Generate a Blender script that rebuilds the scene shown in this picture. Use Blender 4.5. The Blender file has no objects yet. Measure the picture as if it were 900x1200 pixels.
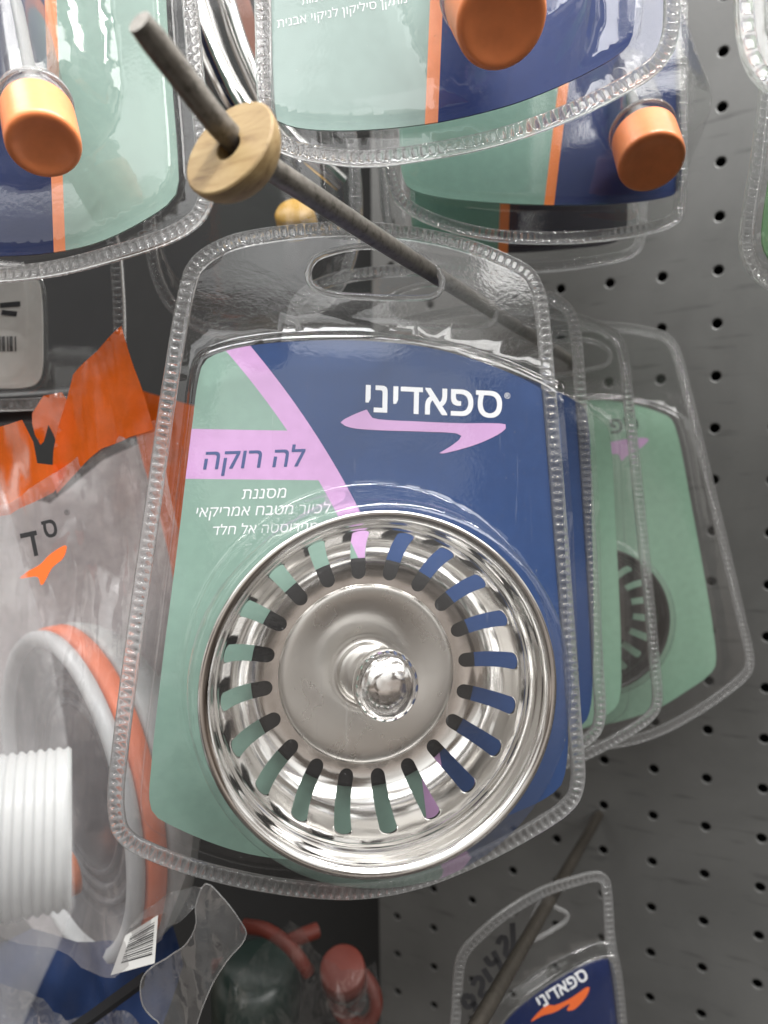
import bpy, bmesh, math, random
import numpy as np
from mathutils import Vector, Matrix, noise
from mathutils.geometry import delaunay_2d_cdt

# ------------------------------------------------------------------ camera
MM = 0.001
SC = bpy.context.scene
COL = SC.collection
W0, H0, FPX = 900.0, 1200.0, 832.0
rv = Vector((0.0736, 0.4799, 0.00714))
Rp = Matrix.Rotation(rv.length, 3, rv.normalized())       # panel axes (column, row, depth) -> camera axes
Tp = Vector((160.95, -218.46, 336.67))
P2W = Matrix(((1, 0, 0), (0, 0, 1), (0, -1, 0)))           # panel axes -> world (z up, panel in the plane y = 0)
C2W = P2W @ Rp.transposed()                                # camera axes (right, down, forward) -> world
CAMW = P2W @ (-(Rp.transposed() @ Tp))                     # mm


def cw(v):                                                 # camera-frame point in mm -> world in mm
    return CAMW + C2W @ Vector(v)


def at(px, py, z):                                         # point seen at photo pixel (px, py), z mm in front
    return Vector(((px - 450) / FPX * z, (py - 600) / FPX * z, z))


cam_d = bpy.data.cameras.new('camera')
cam = bpy.data.objects.new('camera', cam_d)
COL.objects.link(cam)
cm = Matrix.Identity(4)
for i in range(3):
    cm[i][0] = C2W[i][0]
    cm[i][1] = -C2W[i][1]
    cm[i][2] = -C2W[i][2]
    cm[i][3] = CAMW[i] * MM
cam.matrix_world = cm
cam_d.sensor_fit = 'HORIZONTAL'
cam_d.sensor_width = 24.0
cam_d.lens = FPX / W0 * 24.0
cam_d.clip_start = 0.01
cam_d.clip_end = 30
cam_d.dof.use_dof = True
cam_d.dof.focus_distance = 0.188
cam_d.dof.aperture_fstop = 10.5
SC.camera = cam

# ------------------------------------------------------------------ world, lamps, exposure
wd = bpy.data.worlds.new('World')
SC.world = wd
wd.use_nodes = True
nt = wd.node_tree
nt.nodes.clear()
wo = nt.nodes.new('ShaderNodeOutputWorld')
bg = nt.nodes.new('ShaderNodeBackground')
tc = nt.nodes.new('ShaderNodeTexCoord')
sx = nt.nodes.new('ShaderNodeSeparateXYZ')
rp = nt.nodes.new('ShaderNodeValToRGB')
mr = nt.nodes.new('ShaderNodeMapRange')
mr.inputs[1].default_value = -1
mr.inputs[2].default_value = 1
nt.links.new(tc.outputs['Generated'], sx.inputs[0])
nt.links.new(sx.outputs[2], mr.inputs[0])
nt.links.new(mr.outputs[0], rp.inputs[0])
el = rp.color_ramp.elements
el[0].position = 0.0
el[0].color = (0.07, 0.065, 0.06, 1)
el[1].position = 1.0
el[1].color = (1.0, 1.0, 0.98, 1)
for p, c in ((0.40, (0.08, 0.068, 0.06, 1)), (0.46, (0.24, 0.205, 0.18, 1)), (0.57, (0.46, 0.44, 0.42, 1)), (0.66, (0.72, 0.72, 0.71, 1))):
    e = el.new(p)
    e.color = c
vor = nt.nodes.new('ShaderNodeTexVoronoi')                 # the goods of the aisle behind, as soft blocks of tone
vor.inputs['Scale'].default_value = 3.4
mp = nt.nodes.new('ShaderNodeMapping')
mp.inputs['Scale'].default_value = (1, 1, 2.2)
nt.links.new(tc.outputs['Generated'], mp.inputs[0])
nt.links.new(mp.outputs[0], vor.inputs['Vector'])
sv = nt.nodes.new('ShaderNodeSeparateColor')
nt.links.new(vor.outputs['Color'], sv.inputs[0])
hs = nt.nodes.new('ShaderNodeValToRGB')
hs.color_ramp.interpolation = 'EASE'
hs.color_ramp.elements[0].position = 0.12
hs.color_ramp.elements[0].color = (0.10, 0.07, 0.05, 1)
hs.color_ramp.elements[1].position = 0.92
hs.color_ramp.elements[1].color = (1.7, 1.7, 1.68, 1)
e = hs.color_ramp.elements.new(0.42)
e.color = (0.38, 0.33, 0.29, 1)
e = hs.color_ramp.elements.new(0.6)
e.color = (1.0, 0.98, 0.95, 1)
nt.links.new(sv.outputs[0], hs.inputs[0])
mxw = nt.nodes.new('ShaderNodeMixRGB')
mxw.blend_type = 'MULTIPLY'
mxw.inputs[0].default_value = 1.0
nt.links.new(rp.outputs[0], mxw.inputs[1])
nt.links.new(hs.outputs[0], mxw.inputs[2])
nt.links.new(mxw.outputs[0], bg.inputs[0])
bg.inputs[1].default_value = 1.5
nt.links.new(bg.outputs[0], wo.inputs[0])


def area(name, loc, target, sx_, sy_, power, col):
    l = bpy.data.lights.new(name, 'AREA')
    l.shape = 'RECTANGLE'
    l.size = sx_
    l.size_y = sy_
    l.energy = power
    l.color = col
    o = bpy.data.objects.new(name, l)
    COL.objects.link(o)
    o.location = loc
    d = Vector(target) - Vector(loc)
    o.rotation_euler = d.to_track_quat('-Z', 'Y').to_euler()
    return o








area('panel_fill_light', (0.40, -0.17, 0.75), (0.10, 0.0, -0.15), 1.1, 0.07, 26, (1.0, 0.98, 0.95))  # added light: brightens the upper panel and fades downwards, misses the cards
area('overhead_light', (-0.75, -0.95, 1.6), (0.0, -0.1, -0.25), 1.8, 0.6, 20, (1.0, 0.98, 0.96))
area('overhead_light', (0.4, -1.5, 2.1), (0.0, -0.1, -0.25), 1.8, 0.4, 42, (0.97, 0.98, 1.0))
area('overhead_light', (2.2, -0.8, 1.6), (0.0, -0.1, -0.25), 2.2, 1.0, 70, (1.0, 0.99, 0.97))
area('overhead_light', (0.5, -2.7, 1.75), (0.0, -0.1, -0.25), 3.4, 1.1, 24, (0.98, 0.99, 1.0))  # broad weak light added for a milky glare on the film

SC.view_settings.view_transform = 'Standard'
SC.view_settings.look = 'None'
SC.view_settings.exposure = -0.05
SC.view_settings.gamma = 1.0
SC.render.engine = 'CYCLES'
SC.cycles.use_denoising = True
SC.cycles.max_bounces = 10
SC.cycles.transparent_max_bounces = 48
SC.cycles.transmission_bounces = 10
SC.cycles.glossy_bounces = 6
SC.cycles.caustics_refractive = False
SC.cycles.sample_clamp_indirect = 4.0


# ------------------------------------------------------------------ materials
def new_mat(name):
    m = bpy.data.materials.new(name)
    m.use_nodes = True
    m.node_tree.nodes.clear()
    return m, m.node_tree


def N(t, typ, **kw):
    n = t.nodes.new(typ)
    for k, v in kw.items():
        if k in ('operation', 'blend_type', 'data_type', 'direction_type', 'axis', 'use_clamp', 'mode'):
            setattr(n, k, v)
        else:
            n.inputs[k.replace('_', ' ')].default_value = v
    return n


def bump_chain(t, scale, dist, detail=3.0, strength=1.0, coord='Object', stretch=None, prev=None):
    tcn = N(t, 'ShaderNodeTexCoord')
    nz = N(t, 'ShaderNodeTexNoise', Scale=scale, Detail=detail)
    if stretch:
        mpn = N(t, 'ShaderNodeMapping')
        mpn.inputs['Scale'].default_value = stretch
        t.links.new(tcn.outputs[coord], mpn.inputs[0])
        t.links.new(mpn.outputs[0], nz.inputs['Vector'])
    else:
        t.links.new(tcn.outputs[coord], nz.inputs['Vector'])
    b = N(t, 'ShaderNodeBump', Strength=strength, Distance=dist)
    t.links.new(nz.outputs[0], b.inputs['Height'])
    if prev:
        t.links.new(prev.outputs[0], b.inputs['Normal'])
    return b


def solid(name, col, rough=0.5, metal=0.0, vary=0.15, vscale=60, bump=0.0, bscale=400, spec=0.5, sss=0.0, coat=0.0, trans=0.0, aniso=0.0):
    m, t = new_mat(name)
    o = N(t, 'ShaderNodeOutputMaterial')
    p = N(t, 'ShaderNodeBsdfPrincipled', Roughness=rough, Metallic=metal)
    p.inputs['Specular IOR Level'].default_value = spec
    p.inputs['Subsurface Weight'].default_value = sss
    p.inputs['Subsurface Radius'].default_value = (0.004, 0.003, 0.002)
    p.inputs['Coat Weight'].default_value = coat
    p.inputs['Coat Roughness'].default_value = 0.05
    p.inputs['Transmission Weight'].default_value = trans
    t.links.new(p.outputs[0], o.inputs[0])
    tcn = N(t, 'ShaderNodeTexCoord')
    nz = N(t, 'ShaderNodeTexNoise', Scale=vscale, Detail=5.0, Roughness=0.6)
    t.links.new(tcn.outputs['Object'], nz.inputs['Vector'])
    r = N(t, 'ShaderNodeValToRGB')
    r.color_ramp.elements[0].position = 0.3
    r.color_ramp.elements[1].position = 0.7
    r.color_ramp.elements[0].color = tuple(c * (1 - vary) for c in col) + (1,)
    r.color_ramp.elements[1].color = tuple(min(1, c * (1 + vary)) for c in col) + (1,)
    t.links.new(nz.outputs[0], r.inputs[0])
    t.links.new(r.outputs[0], p.inputs['Base Color'])
    if bump:
        b = bump_chain(t, bscale, bump * MM)
        t.links.new(b.outputs[0], p.inputs['Normal'])
    return m


def film(name, tint=(0.93, 0.93, 0.93), haze=0.05, haze_col=(0.8, 0.8, 0.8), rough=0.05, boost=1.7, bump=0.10, bscale=70, fine=0.02, base=0.02, crinkle=0.0, translucent=False):
    """one thin sheet of clear plastic: Fresnel reflection of both faces, the rest passes straight through"""
    m, t = new_mat(name)
    o = N(t, 'ShaderNodeOutputMaterial')
    tr = N(t, 'ShaderNodeBsdfTransparent')
    tr.inputs[0].default_value = tint + (1,)
    gl = N(t, 'ShaderNodeBsdfGlossy', Roughness=rough)
    gl.inputs[0].default_value = (1, 1, 1, 1)
    b = bump_chain(t, bscale, bump * MM, detail=1.5)
    b = bump_chain(t, 900, fine * MM, detail=3, prev=b)
    if crinkle:
        b = bump_chain(t, 80, crinkle * MM, detail=2.0, stretch=(1.0, 0.35, 1.0), prev=b)
    fr = N(t, 'ShaderNodeFresnel', IOR=1.5)
    t.links.new(b.outputs[0], fr.inputs['Normal'])
    t.links.new(b.outputs[0], gl.inputs['Normal'])
    ml = N(t, 'ShaderNodeMath', operation='MULTIPLY_ADD', use_clamp=True)
    ml.inputs[1].default_value = boost
    ml.inputs[2].default_value = base
    t.links.new(fr.outputs[0], ml.inputs[0])
    di = N(t, 'ShaderNodeBsdfDiffuse')
    di.inputs[0].default_value = haze_col + (1,)
    dd = di
    if translucent:
        tl = N(t, 'ShaderNodeBsdfTranslucent')
        tl.inputs[0].default_value = haze_col + (1,)
        dd = N(t, 'ShaderNodeMixShader')
        dd.inputs[0].default_value = 0.5
        t.links.new(di.outputs[0], dd.inputs[1])
        t.links.new(tl.outputs[0], dd.inputs[2])
    mh = N(t, 'ShaderNodeMixShader')
    tcn = N(t, 'ShaderNodeTexCoord')
    nz = N(t, 'ShaderNodeTexNoise', Scale=110.0, Detail=6.0, Roughness=0.65)
    t.links.new(tcn.outputs['Object'], nz.inputs['Vector'])
    mm = N(t, 'ShaderNodeMapRange')
    mm.inputs[1].default_value = 0.3
    mm.inputs[2].default_value = 0.7
    mm.inputs[3].default_value = haze * 0.8
    mm.inputs[4].default_value = min(0.97, haze * 1.2)
    t.links.new(nz.outputs[0], mm.inputs[0])
    # dust specks and fine scuffs lying on the plastic
    sp = N(t, 'ShaderNodeTexNoise', Scale=1500.0, Detail=2.0)
    t.links.new(tcn.outputs['Object'], sp.inputs['Vector'])
    s1 = N(t, 'ShaderNodeMapRange')
    s1.inputs[1].default_value = 0.725
    s1.inputs[2].default_value = 0.77
    s1.inputs[4].default_value = 0.25
    t.links.new(sp.outputs[0], s1.inputs[0])
    mpn = N(t, 'ShaderNodeMapping')
    mpn.inputs['Rotation'].default_value = (0, 0, 0.6)
    mpn.inputs['Scale'].default_value = (1.0, 0.035, 1.0)
    t.links.new(tcn.outputs['Object'], mpn.inputs[0])
    sc2 = N(t, 'ShaderNodeTexNoise', Scale=1100.0, Detail=2.0, Distortion=0.3)
    t.links.new(mpn.outputs[0], sc2.inputs['Vector'])
    s2 = N(t, 'ShaderNodeMapRange')
    s2.inputs[1].default_value = 0.70
    s2.inputs[2].default_value = 0.75
    s2.inputs[4].default_value = 0.05
    t.links.new(sc2.outputs[0], s2.inputs[0])
    ad = N(t, 'ShaderNodeMath', operation='ADD')
    t.links.new(s1.outputs[0], ad.inputs[0])
    t.links.new(s2.outputs[0], ad.inputs[1])
    ad2 = N(t, 'ShaderNodeMath', operation='ADD', use_clamp=True)
    t.links.new(ad.outputs[0], ad2.inputs[0])
    t.links.new(mm.outputs[0], ad2.inputs[1])
    t.links.new(ad2.outputs[0], mh.inputs[0])
    t.links.new(tr.outputs[0], mh.inputs[1])
    t.links.new(dd.outputs[0], mh.inputs[2])
    mn = N(t, 'ShaderNodeMath', operation='MINIMUM')
    mn.inputs[1].default_value = 0.34
    t.links.new(ml.outputs[0], mn.inputs[0])
    mx = N(t, 'ShaderNodeMixShader')
    t.links.new(mn.outputs[0], mx.inputs[0])
    t.links.new(mh.outputs[0], mx.inputs[1])
    t.links.new(gl.outputs[0], mx.inputs[2])
    t.links.new(mx.outputs[0], o.inputs[0])
    return m


M_FILM = film('clear_film', haze=0.010, boost=0.95, base=0.008, rough=0.06)
M_FILM2 = film('clear_film_scuffed', tint=(0.86, 0.86, 0.86), haze=0.02, bump=0.15, rough=0.09, boost=1.3, base=0.0)
M_BAG = film('crinkled_bag', haze=0.17, haze_col=(0.86, 0.82, 0.84), bump=1.2, crinkle=2.4, rough=0.10, boost=2.0, translucent=True)
M_BAGW = film('milky_bag_back', haze=0.75, haze_col=(0.86, 0.80, 0.82), bump=1.0, crinkle=1.2, rough=0.25, boost=1.3, translucent=True)
M_BAGM = film('milky_bag', haze=0.24, haze_col=(0.78, 0.77, 0.78), bump=0.6, crinkle=0.8, rough=0.25, boost=1.3, translucent=True)
M_BAGD = film('clear_bag_thin', haze=0.03, haze_col=(0.7, 0.72, 0.74), bump=0.9, crinkle=0.8, rough=0.08, boost=1.5, translucent=True)
M_BAGC = film('clear_bag', haze=0.13, haze_col=(0.7, 0.72, 0.74), bump=0.9, crinkle=0.8, rough=0.08, boost=2.2, translucent=True)


def crimp_mat():
    m, t = new_mat('moulded_clear_edge')
    o = N(t, 'ShaderNodeOutputMaterial')
    p = N(t, 'ShaderNodeBsdfGlass', Roughness=0.05, IOR=1.45)
    p.inputs[0].default_value = (0.93, 0.93, 0.93, 1)
    tr = N(t, 'ShaderNodeBsdfTransparent')
    tr.inputs[0].default_value = (0.85, 0.85, 0.85, 1)
    di = N(t, 'ShaderNodeBsdfDiffuse')
    di.inputs[0].default_value = (0.75, 0.75, 0.75, 1)
    a = N(t, 'ShaderNodeMixShader')
    a.inputs[0].default_value = 0.4
    b = N(t, 'ShaderNodeMixShader')
    b.inputs[0].default_value = 0.3
    t.links.new(tr.outputs[0], a.inputs[1])
    t.links.new(di.outputs[0], a.inputs[2])
    t.links.new(a.outputs[0], b.inputs[2])
    t.links.new(p.outputs[0], b.inputs[1])
    t.links.new(b.outputs[0], o.inputs[0])
    return m


M_CRIMP = crimp_mat()


def srgb(r, g, b):
    f = lambda c: ((c / 255 + 0.055) / 1.055) ** 2.4 if c > 10 else c / 255 / 12.92
    return (f(r), f(g), f(b))


GREEN, BLUE, PINK, ORANGE, NAVY = srgb(131, 160, 148), srgb(36, 64, 110), srgb(198, 156, 202), srgb(236, 140, 92), srgb(24, 40, 84)
M_WHITE = solid('white_ink', (0.82, 0.84, 0.86), 0.4, vary=0.03)
M_INKB = solid('blue_ink', srgb(45, 70, 125), 0.4, vary=0.03)
M_PINK = solid('pink_ink', PINK, 0.4, vary=0.03)
M_ORI = solid('orange_ink', srgb(236, 110, 50), 0.4, vary=0.03)
M_BLACK = solid('black_ink', (0.02, 0.02, 0.022), 0.45, vary=0.1)


def card_mat(name, kind, a=None):
    """flat print of the card, laid out in the card's own millimetres"""
    m, t = new_mat(name)
    o = N(t, 'ShaderNodeOutputMaterial')
    p = N(t, 'ShaderNodeBsdfPrincipled', Roughness=0.45)
    p.inputs['Specular IOR Level'].default_value = 0.25
    t.links.new(p.outputs[0], o.inputs[0])
    tcn = N(t, 'ShaderNodeTexCoord')
    sc = N(t, 'ShaderNodeVectorMath', operation='SCALE')
    sc.inputs['Scale'].default_value = 1000.0
    t.links.new(tcn.outputs['Object'], sc.inputs[0])
    sep = N(t, 'ShaderNodeSeparateXYZ')
    t.links.new(sc.outputs[0], sep.inputs[0])

    def math_(op, x, y=None, z=None):
        n = N(t, 'ShaderNodeMath', operation=op)
        for i, v in enumerate((x, y, z)):
            if v is None:
                continue
            if isinstance(v, (int, float)):
                n.inputs[i].default_value = v
            else:
                t.links.new(v, n.inputs[i])
        return n.outputs[0]

    def mix(f, c1, c2):
        n = N(t, 'ShaderNodeMixRGB')
        t.links.new(f, n.inputs[0])
        for i, c in ((1, c1), (2, c2)):
            if isinstance(c, tuple):
                n.inputs[i].default_value = c + (1,)
            else:
                t.links.new(c, n.inputs[i])
        return n.outputs[0]

    X, Y = sep.outputs[0], sep.outputs[1]
    if kind == 'arc':                    # a = circle centre x, y, inner radius, outer radius, band y0, y1
        cx, cy, r0, r1, y0, y1 = a
        d = math_('SQRT', math_('ADD', math_('POWER', math_('SUBTRACT', X, cx), 2), math_('POWER', math_('SUBTRACT', Y, cy), 2)))
        outside_in = math_('GREATER_THAN', d, r1)      # beyond the stripe: blue
        inside = math_('GREATER_THAN', d, r0)
        band = math_('MULTIPLY', math_('GREATER_THAN', Y, y0), math_('LESS_THAN', Y, y1))
        c = mix(band, GREEN, PINK)
        c = mix(inside, c, PINK)
        c = mix(outside_in, c, BLUE)
    elif kind == 'line':                 # a = x of the line at y=0, slope, width, left colour, stripe, right colour
        x0, k, w, cl, cs, cr = a
        xx = math_('SUBTRACT', X, math_('MULTIPLY', Y, k))
        c = mix(math_('GREATER_THAN', xx, x0), cl, cs)
        c = mix(math_('GREATER_THAN', xx, x0 + w), c, cr)
    else:
        c = None
    nz = N(t, 'ShaderNodeTexNoise', Scale=300.0, Detail=4.0)
    t.links.new(tcn.outputs['Object'], nz.inputs['Vector'])
    mm = N(t, 'ShaderNodeMapRange')
    mm.inputs[3].default_value = 0.88
    mm.inputs[4].default_value = 1.1
    t.links.new(nz.outputs[0], mm.inputs[0])
    vm = N(t, 'ShaderNodeVectorMath', operation='SCALE')
    if c is None:
        vm.inputs[0].default_value = a
    else:
        t.links.new(c, vm.inputs[0])
    t.links.new(mm.outputs[0], vm.inputs['Scale'])
    t.links.new(vm.outputs[0], p.inputs['Base Color'])
    b = bump_chain(t, 35, 0.5 * MM, detail=1)
    t.links.new(b.outputs[0], p.inputs['Normal'])
    return m


def metal(name, col, rough, aniso=0.0, brush=0.0, bump=0.0, bscale=50):
    m, t = new_mat(name)
    o = N(t, 'ShaderNodeOutputMaterial')
    p = N(t, 'ShaderNodeBsdfPrincipled', Roughness=rough, Metallic=1.0)
    p.inputs['Base Color'].default_value = col + (1,)
    p.inputs['Anisotropic'].default_value = aniso
    t.links.new(p.outputs[0], o.inputs[0])
    if aniso:
        tg = N(t, 'ShaderNodeTangent', direction_type='RADIAL', axis='Z')
        t.links.new(tg.outputs[0], p.inputs['Tangent'])
    nz = N(t, 'ShaderNodeTexNoise', Scale=90.0, Detail=6.0)
    tcn = N(t, 'ShaderNodeTexCoord')
    t.links.new(tcn.outputs['Object'], nz.inputs['Vector'])
    mm = N(t, 'ShaderNodeMapRange')
    mm.inputs[1].default_value = 0.3
    mm.inputs[2].default_value = 0.75
    mm.inputs[3].default_value = rough * 0.92
    mm.inputs[4].default_value = rough * 1.15
    t.links.new(nz.outputs[0], mm.inputs[0])
    t.links.new(mm.outputs[0], p.inputs['Roughness'])
    if bump:
        b = bump_chain(t, bscale, bump * MM, detail=1)
        t.links.new(b.outputs[0], p.inputs['Normal'])
    return m


M_STEEL = metal('polished_steel', (0.80, 0.79, 0.775), 0.11, bump=0.2, bscale=45)
M_SATIN = metal('satin_steel', (0.60, 0.58, 0.55), 0.28, aniso=0.8)
M_KNOB = metal('chromed_knob', (0.92, 0.91, 0.90), 0.13, bump=0.4, bscale=200)
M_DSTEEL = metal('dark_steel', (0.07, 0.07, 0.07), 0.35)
M_RUBBER = solid('black_rubber', (0.008, 0.008, 0.009), 0.7, spec=0.2)


def rod_mat():
    m, t = new_mat('weathered_wire')
    o = N(t, 'ShaderNodeOutputMaterial')
    p = N(t, 'ShaderNodeBsdfPrincipled', Roughness=0.42, Metallic=0.5)
    t.links.new(p.outputs[0], o.inputs[0])
    tcn = N(t, 'ShaderNodeTexCoord')
    nz = N(t, 'ShaderNodeTexNoise', Scale=520.0, Detail=9.0, Roughness=0.7)
    t.links.new(tcn.outputs['Object'], nz.inputs['Vector'])
    r = N(t, 'ShaderNodeValToRGB')
    e = r.color_ramp.elements
    e[0].position = 0.32
    e[0].color = (0.07, 0.062, 0.052, 1)
    e[1].position = 0.66
    e[1].color = (0.20, 0.185, 0.165, 1)
    k = e.new(0.48)
    k.color = (0.16, 0.148, 0.13, 1)
    t.links.new(nz.outputs[0], r.inputs[0])
    t.links.new(r.outputs[0], p.inputs['Base Color'])
    b = bump_chain(t, 700, 0.12 * MM, detail=6)
    t.links.new(b.outputs[0], p.inputs['Normal'])
    return m


M_ROD = rod_mat()


def wood_mat():
    m, t = new_mat('bare_wood')
    o = N(t, 'ShaderNodeOutputMaterial')
    p = N(t, 'ShaderNodeBsdfPrincipled', Roughness=0.62)
    t.links.new(p.outputs[0], o.inputs[0])
    tcn = N(t, 'ShaderNodeTexCoord')
    mpn = N(t, 'ShaderNodeMapping')
    mpn.inputs['Scale'].default_value = (0.25, 1.0, 2.2)
    t.links.new(tcn.outputs['Object'], mpn.inputs[0])
    nz = N(t, 'ShaderNodeTexNoise', Scale=330.0, Detail=8.0, Roughness=0.65, Distortion=0.6)
    t.links.new(mpn.outputs[0], nz.inputs['Vector'])
    r = N(t, 'ShaderNodeValToRGB')
    e = r.color_ramp.elements
    e[0].position = 0.28
    e[0].color = srgb(92, 64, 36) + (1,)
    e[1].position = 0.62
    e[1].color = srgb(156, 134, 94) + (1,)
    k = e.new(0.42)
    k.color = srgb(136, 112, 74) + (1,)
    t.links.new(nz.outputs[0], r.inputs[0])
    t.links.new(r.outputs[0], p.inputs['Base Color'])
    b = N(t, 'ShaderNodeBump', Strength=0.6, Distance=0.25 * MM)
    t.links.new(nz.outputs[0], b.inputs['Height'])
    t.links.new(b.outputs[0], p.inputs['Normal'])
    return m


M_WOOD = wood_mat()
M_ORUB = solid('orange_silicone', srgb(232, 138, 86), 0.33, vary=0.09, vscale=120, sss=0.15, spec=0.45, bump=0.12, bscale=260)
M_WPLA = solid('white_plastic', (0.36, 0.37, 0.37), 0.35, vary=0.03, sss=0.1)
M_WLAB = solid('paper_label', (0.7, 0.7, 0.68), 0.6, vary=0.04)
M_DARK = solid('dark_plastic', (0.02, 0.021, 0.025), 0.35)
M_YEL = solid('yellow_plastic', srgb(215, 165, 50), 0.4)
M_RED = solid('red_plastic', srgb(94, 34, 22), 0.6)
M_BLUEP = solid('navy_plastic', srgb(30, 46, 84), 0.4)
M_ORFILM = film('orange_film', tint=srgb(240, 120, 60), haze=0.92, haze_col=srgb(255, 116, 30), bump=0.9, crinkle=1.4, rough=0.2, boost=0.9, base=0.02, translucent=True)
M_SHADE = solid('shade_black', (0.006, 0.006, 0.006), 0.9)  # flat black standing in for deep shade behind and beside the panel


def panel_mat():
    m, t = new_mat('grey_enamel')
    o = N(t, 'ShaderNodeOutputMaterial')
    p = N(t, 'ShaderNodeBsdfPrincipled', Roughness=0.42)
    t.links.new(p.outputs[0], o.inputs[0])
    tcn = N(t, 'ShaderNodeTexCoord')
    nz = N(t, 'ShaderNodeTexNoise', Scale=14.0, Detail=7.0, Roughness=0.62, Distortion=0.4)
    t.links.new(tcn.outputs['Object'], nz.inputs['Vector'])
    r = N(t, 'ShaderNodeValToRGB')
    r.color_ramp.elements[0].position = 0.3
    r.color_ramp.elements[1].position = 0.7
    r.color_ramp.elements[0].color = (0.072, 0.072, 0.070, 1)
    r.color_ramp.elements[1].color = (0.106, 0.106, 0.103, 1)
    t.links.new(nz.outputs[0], r.inputs[0])
    n2 = N(t, 'ShaderNodeTexNoise', Scale=160.0, Detail=4.0)
    mp2 = N(t, 'ShaderNodeMapping')
    mp2.inputs['Scale'].default_value = (0.2, 1, 1.6)
    mp2.inputs['Rotation'].default_value = (0, 0.35, 0)
    t.links.new(tcn.outputs['Object'], mp2.inputs[0])
    t.links.new(mp2.outputs[0], n2.inputs['Vector'])
    g = N(t, 'ShaderNodeMapRange')
    g.inputs[1].default_value = 0.28
    g.inputs[2].default_value = 0.40
    g.inputs[3].default_value = 0.6
    t.links.new(n2.outputs[0], g.inputs[0])
    vm = N(t, 'ShaderNodeVectorMath', operation='SCALE')
    t.links.new(r.outputs[0], vm.inputs[0])
    t.links.new(g.outputs[0], vm.inputs['Scale'])
    t.links.new(vm.outputs[0], p.inputs['Base Color'])
    b = bump_chain(t, 700, 0.05 * MM, detail=3)
    t.links.new(b.outputs[0], p.inputs['Normal'])
    return m


M_PANEL = panel_mat()


# ------------------------------------------------------------------ builders
def tag(o, label=None, cat=None, group=None, kind=None):
    if label:
        o['label'] = label
    if cat:
        o['category'] = cat
    if group:
        o['group'] = group
    if kind:
        o['kind'] = kind
    return o


def mesh(name, verts, faces, mat, parent=None, smooth=True, mats=None, fm=None):
    me = bpy.data.meshes.new(name)
    me.from_pydata([(v[0] * MM, v[1] * MM, v[2] * MM) for v in verts], [], faces)
    for m in (mats or [mat]):
        me.materials.append(m)
    if fm:
        me.polygons.foreach_set('material_index', fm)
    if smooth:
        me.polygons.foreach_set('use_smooth', [True] * len(me.polygons))
    me.validate()
    me.update()
    o = bpy.data.objects.new(name, me)
    COL.objects.link(o)
    if parent:
        o.parent = parent
    return o


def fix_normals(o):
    bm = bmesh.new()
    bm.from_mesh(o.data)
    bmesh.ops.recalc_face_normals(bm, faces=bm.faces)
    bm.to_mesh(o.data)
    bm.free()
    return o


def sharp(o, ang=35):
    o.data.set_sharp_from_angle(angle=math.radians(ang))
    return o


def empty(name, M, label=None, cat=None, group=None):
    o = bpy.data.objects.new(name, None)
    COL.objects.link(o)
    o.empty_display_size = 0.01
    o.matrix_world = M
    return tag(o, label, cat, group)


class Frame:
    """a plane hanging in the aisle: z axis towards the viewer, y up, x right; nrm = (right, down, away) in camera axes"""

    def __init__(s, px, py, z, nrm=(0, 0, 1), roll=0.0, origin=None):
        s.o = Vector(origin) if origin is not None else at(px, py, z)
        n = Vector(nrm).normalized()
        s.z = -n
        x = Vector((1, 0, 0))
        x = (x - n * x.dot(n)).normalized()
        x = (Matrix.Rotation(math.radians(roll), 3, s.z)) @ x
        s.x = x
        s.y = s.z.cross(s.x)

    def matrix(s):
        M = Matrix.Identity(4)
        O = cw(s.o)
        for c, a in enumerate((s.x, s.y, s.z)):
            w = C2W @ a
            for r in range(3):
                M[r][c] = w[r]
        for r in range(3):
            M[r][3] = O[r] * MM
        return M

    def uv(s, px, py, h=0.0):
        d = at(px, py, 1.0)
        o = s.o + s.z * h
        t = o.dot(s.z) / d.dot(s.z)
        q = d * t - s.o
        return (q.dot(s.x), q.dot(s.y))

    def loc(s, P):
        q = Vector(P) - s.o
        return Vector((q.dot(s.x), q.dot(s.y), q.dot(s.z)))

    def cam(s, u, v, h=0):
        return s.o + s.x * u + s.y * v + s.z * h


def spline(pts, n, closed=True):
    """Catmull-Rom through pts, resampled to n even steps"""
    P = [np.array(p, float) for p in pts]
    out = []
    m = len(P)
    rng = range(m) if closed else range(m - 1)
    for i in rng:
        if closed:
            a, b, c, d = P[i - 1], P[i], P[(i + 1) % m], P[(i + 2) % m]
        else:
            a, b, c, d = P[max(i - 1, 0)], P[i], P[i + 1], P[min(i + 2, m - 1)]
        # centripetal-like chord weights keep corners tight
        for k in range(24):
            t = k / 24
            l = np.linalg.norm(c - b)
            m0 = (c - a) / (np.linalg.norm(c - b) + np.linalg.norm(b - a) + 1e-9) * l
            m1 = (d - b) / (np.linalg.norm(d - c) + np.linalg.norm(c - b) + 1e-9) * l
            h00, h10, h01, h11 = 2 * t**3 - 3 * t**2 + 1, t**3 - 2 * t**2 + t, -2 * t**3 + 3 * t**2, t**3 - t**2
            out.append(h00 * b + h10 * m0 + h01 * c + h11 * m1)
    if not closed:
        out.append(P[-1])
    out = np.array(out)
    if closed:
        out = np.vstack([out, out[:1]])
    s = np.concatenate([[0], np.cumsum(np.linalg.norm(np.diff(out, axis=0), axis=1))])
    q = np.linspace(0, s[-1], n + 1)[:-1] if closed else np.linspace(0, s[-1], n)
    return np.stack([np.interp(q, s, out[:, k]) for k in range(out.shape[1])], -1)


def perimeter(L):
    return float(np.linalg.norm(L - np.roll(L, -1, 0), axis=1).sum())


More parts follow.
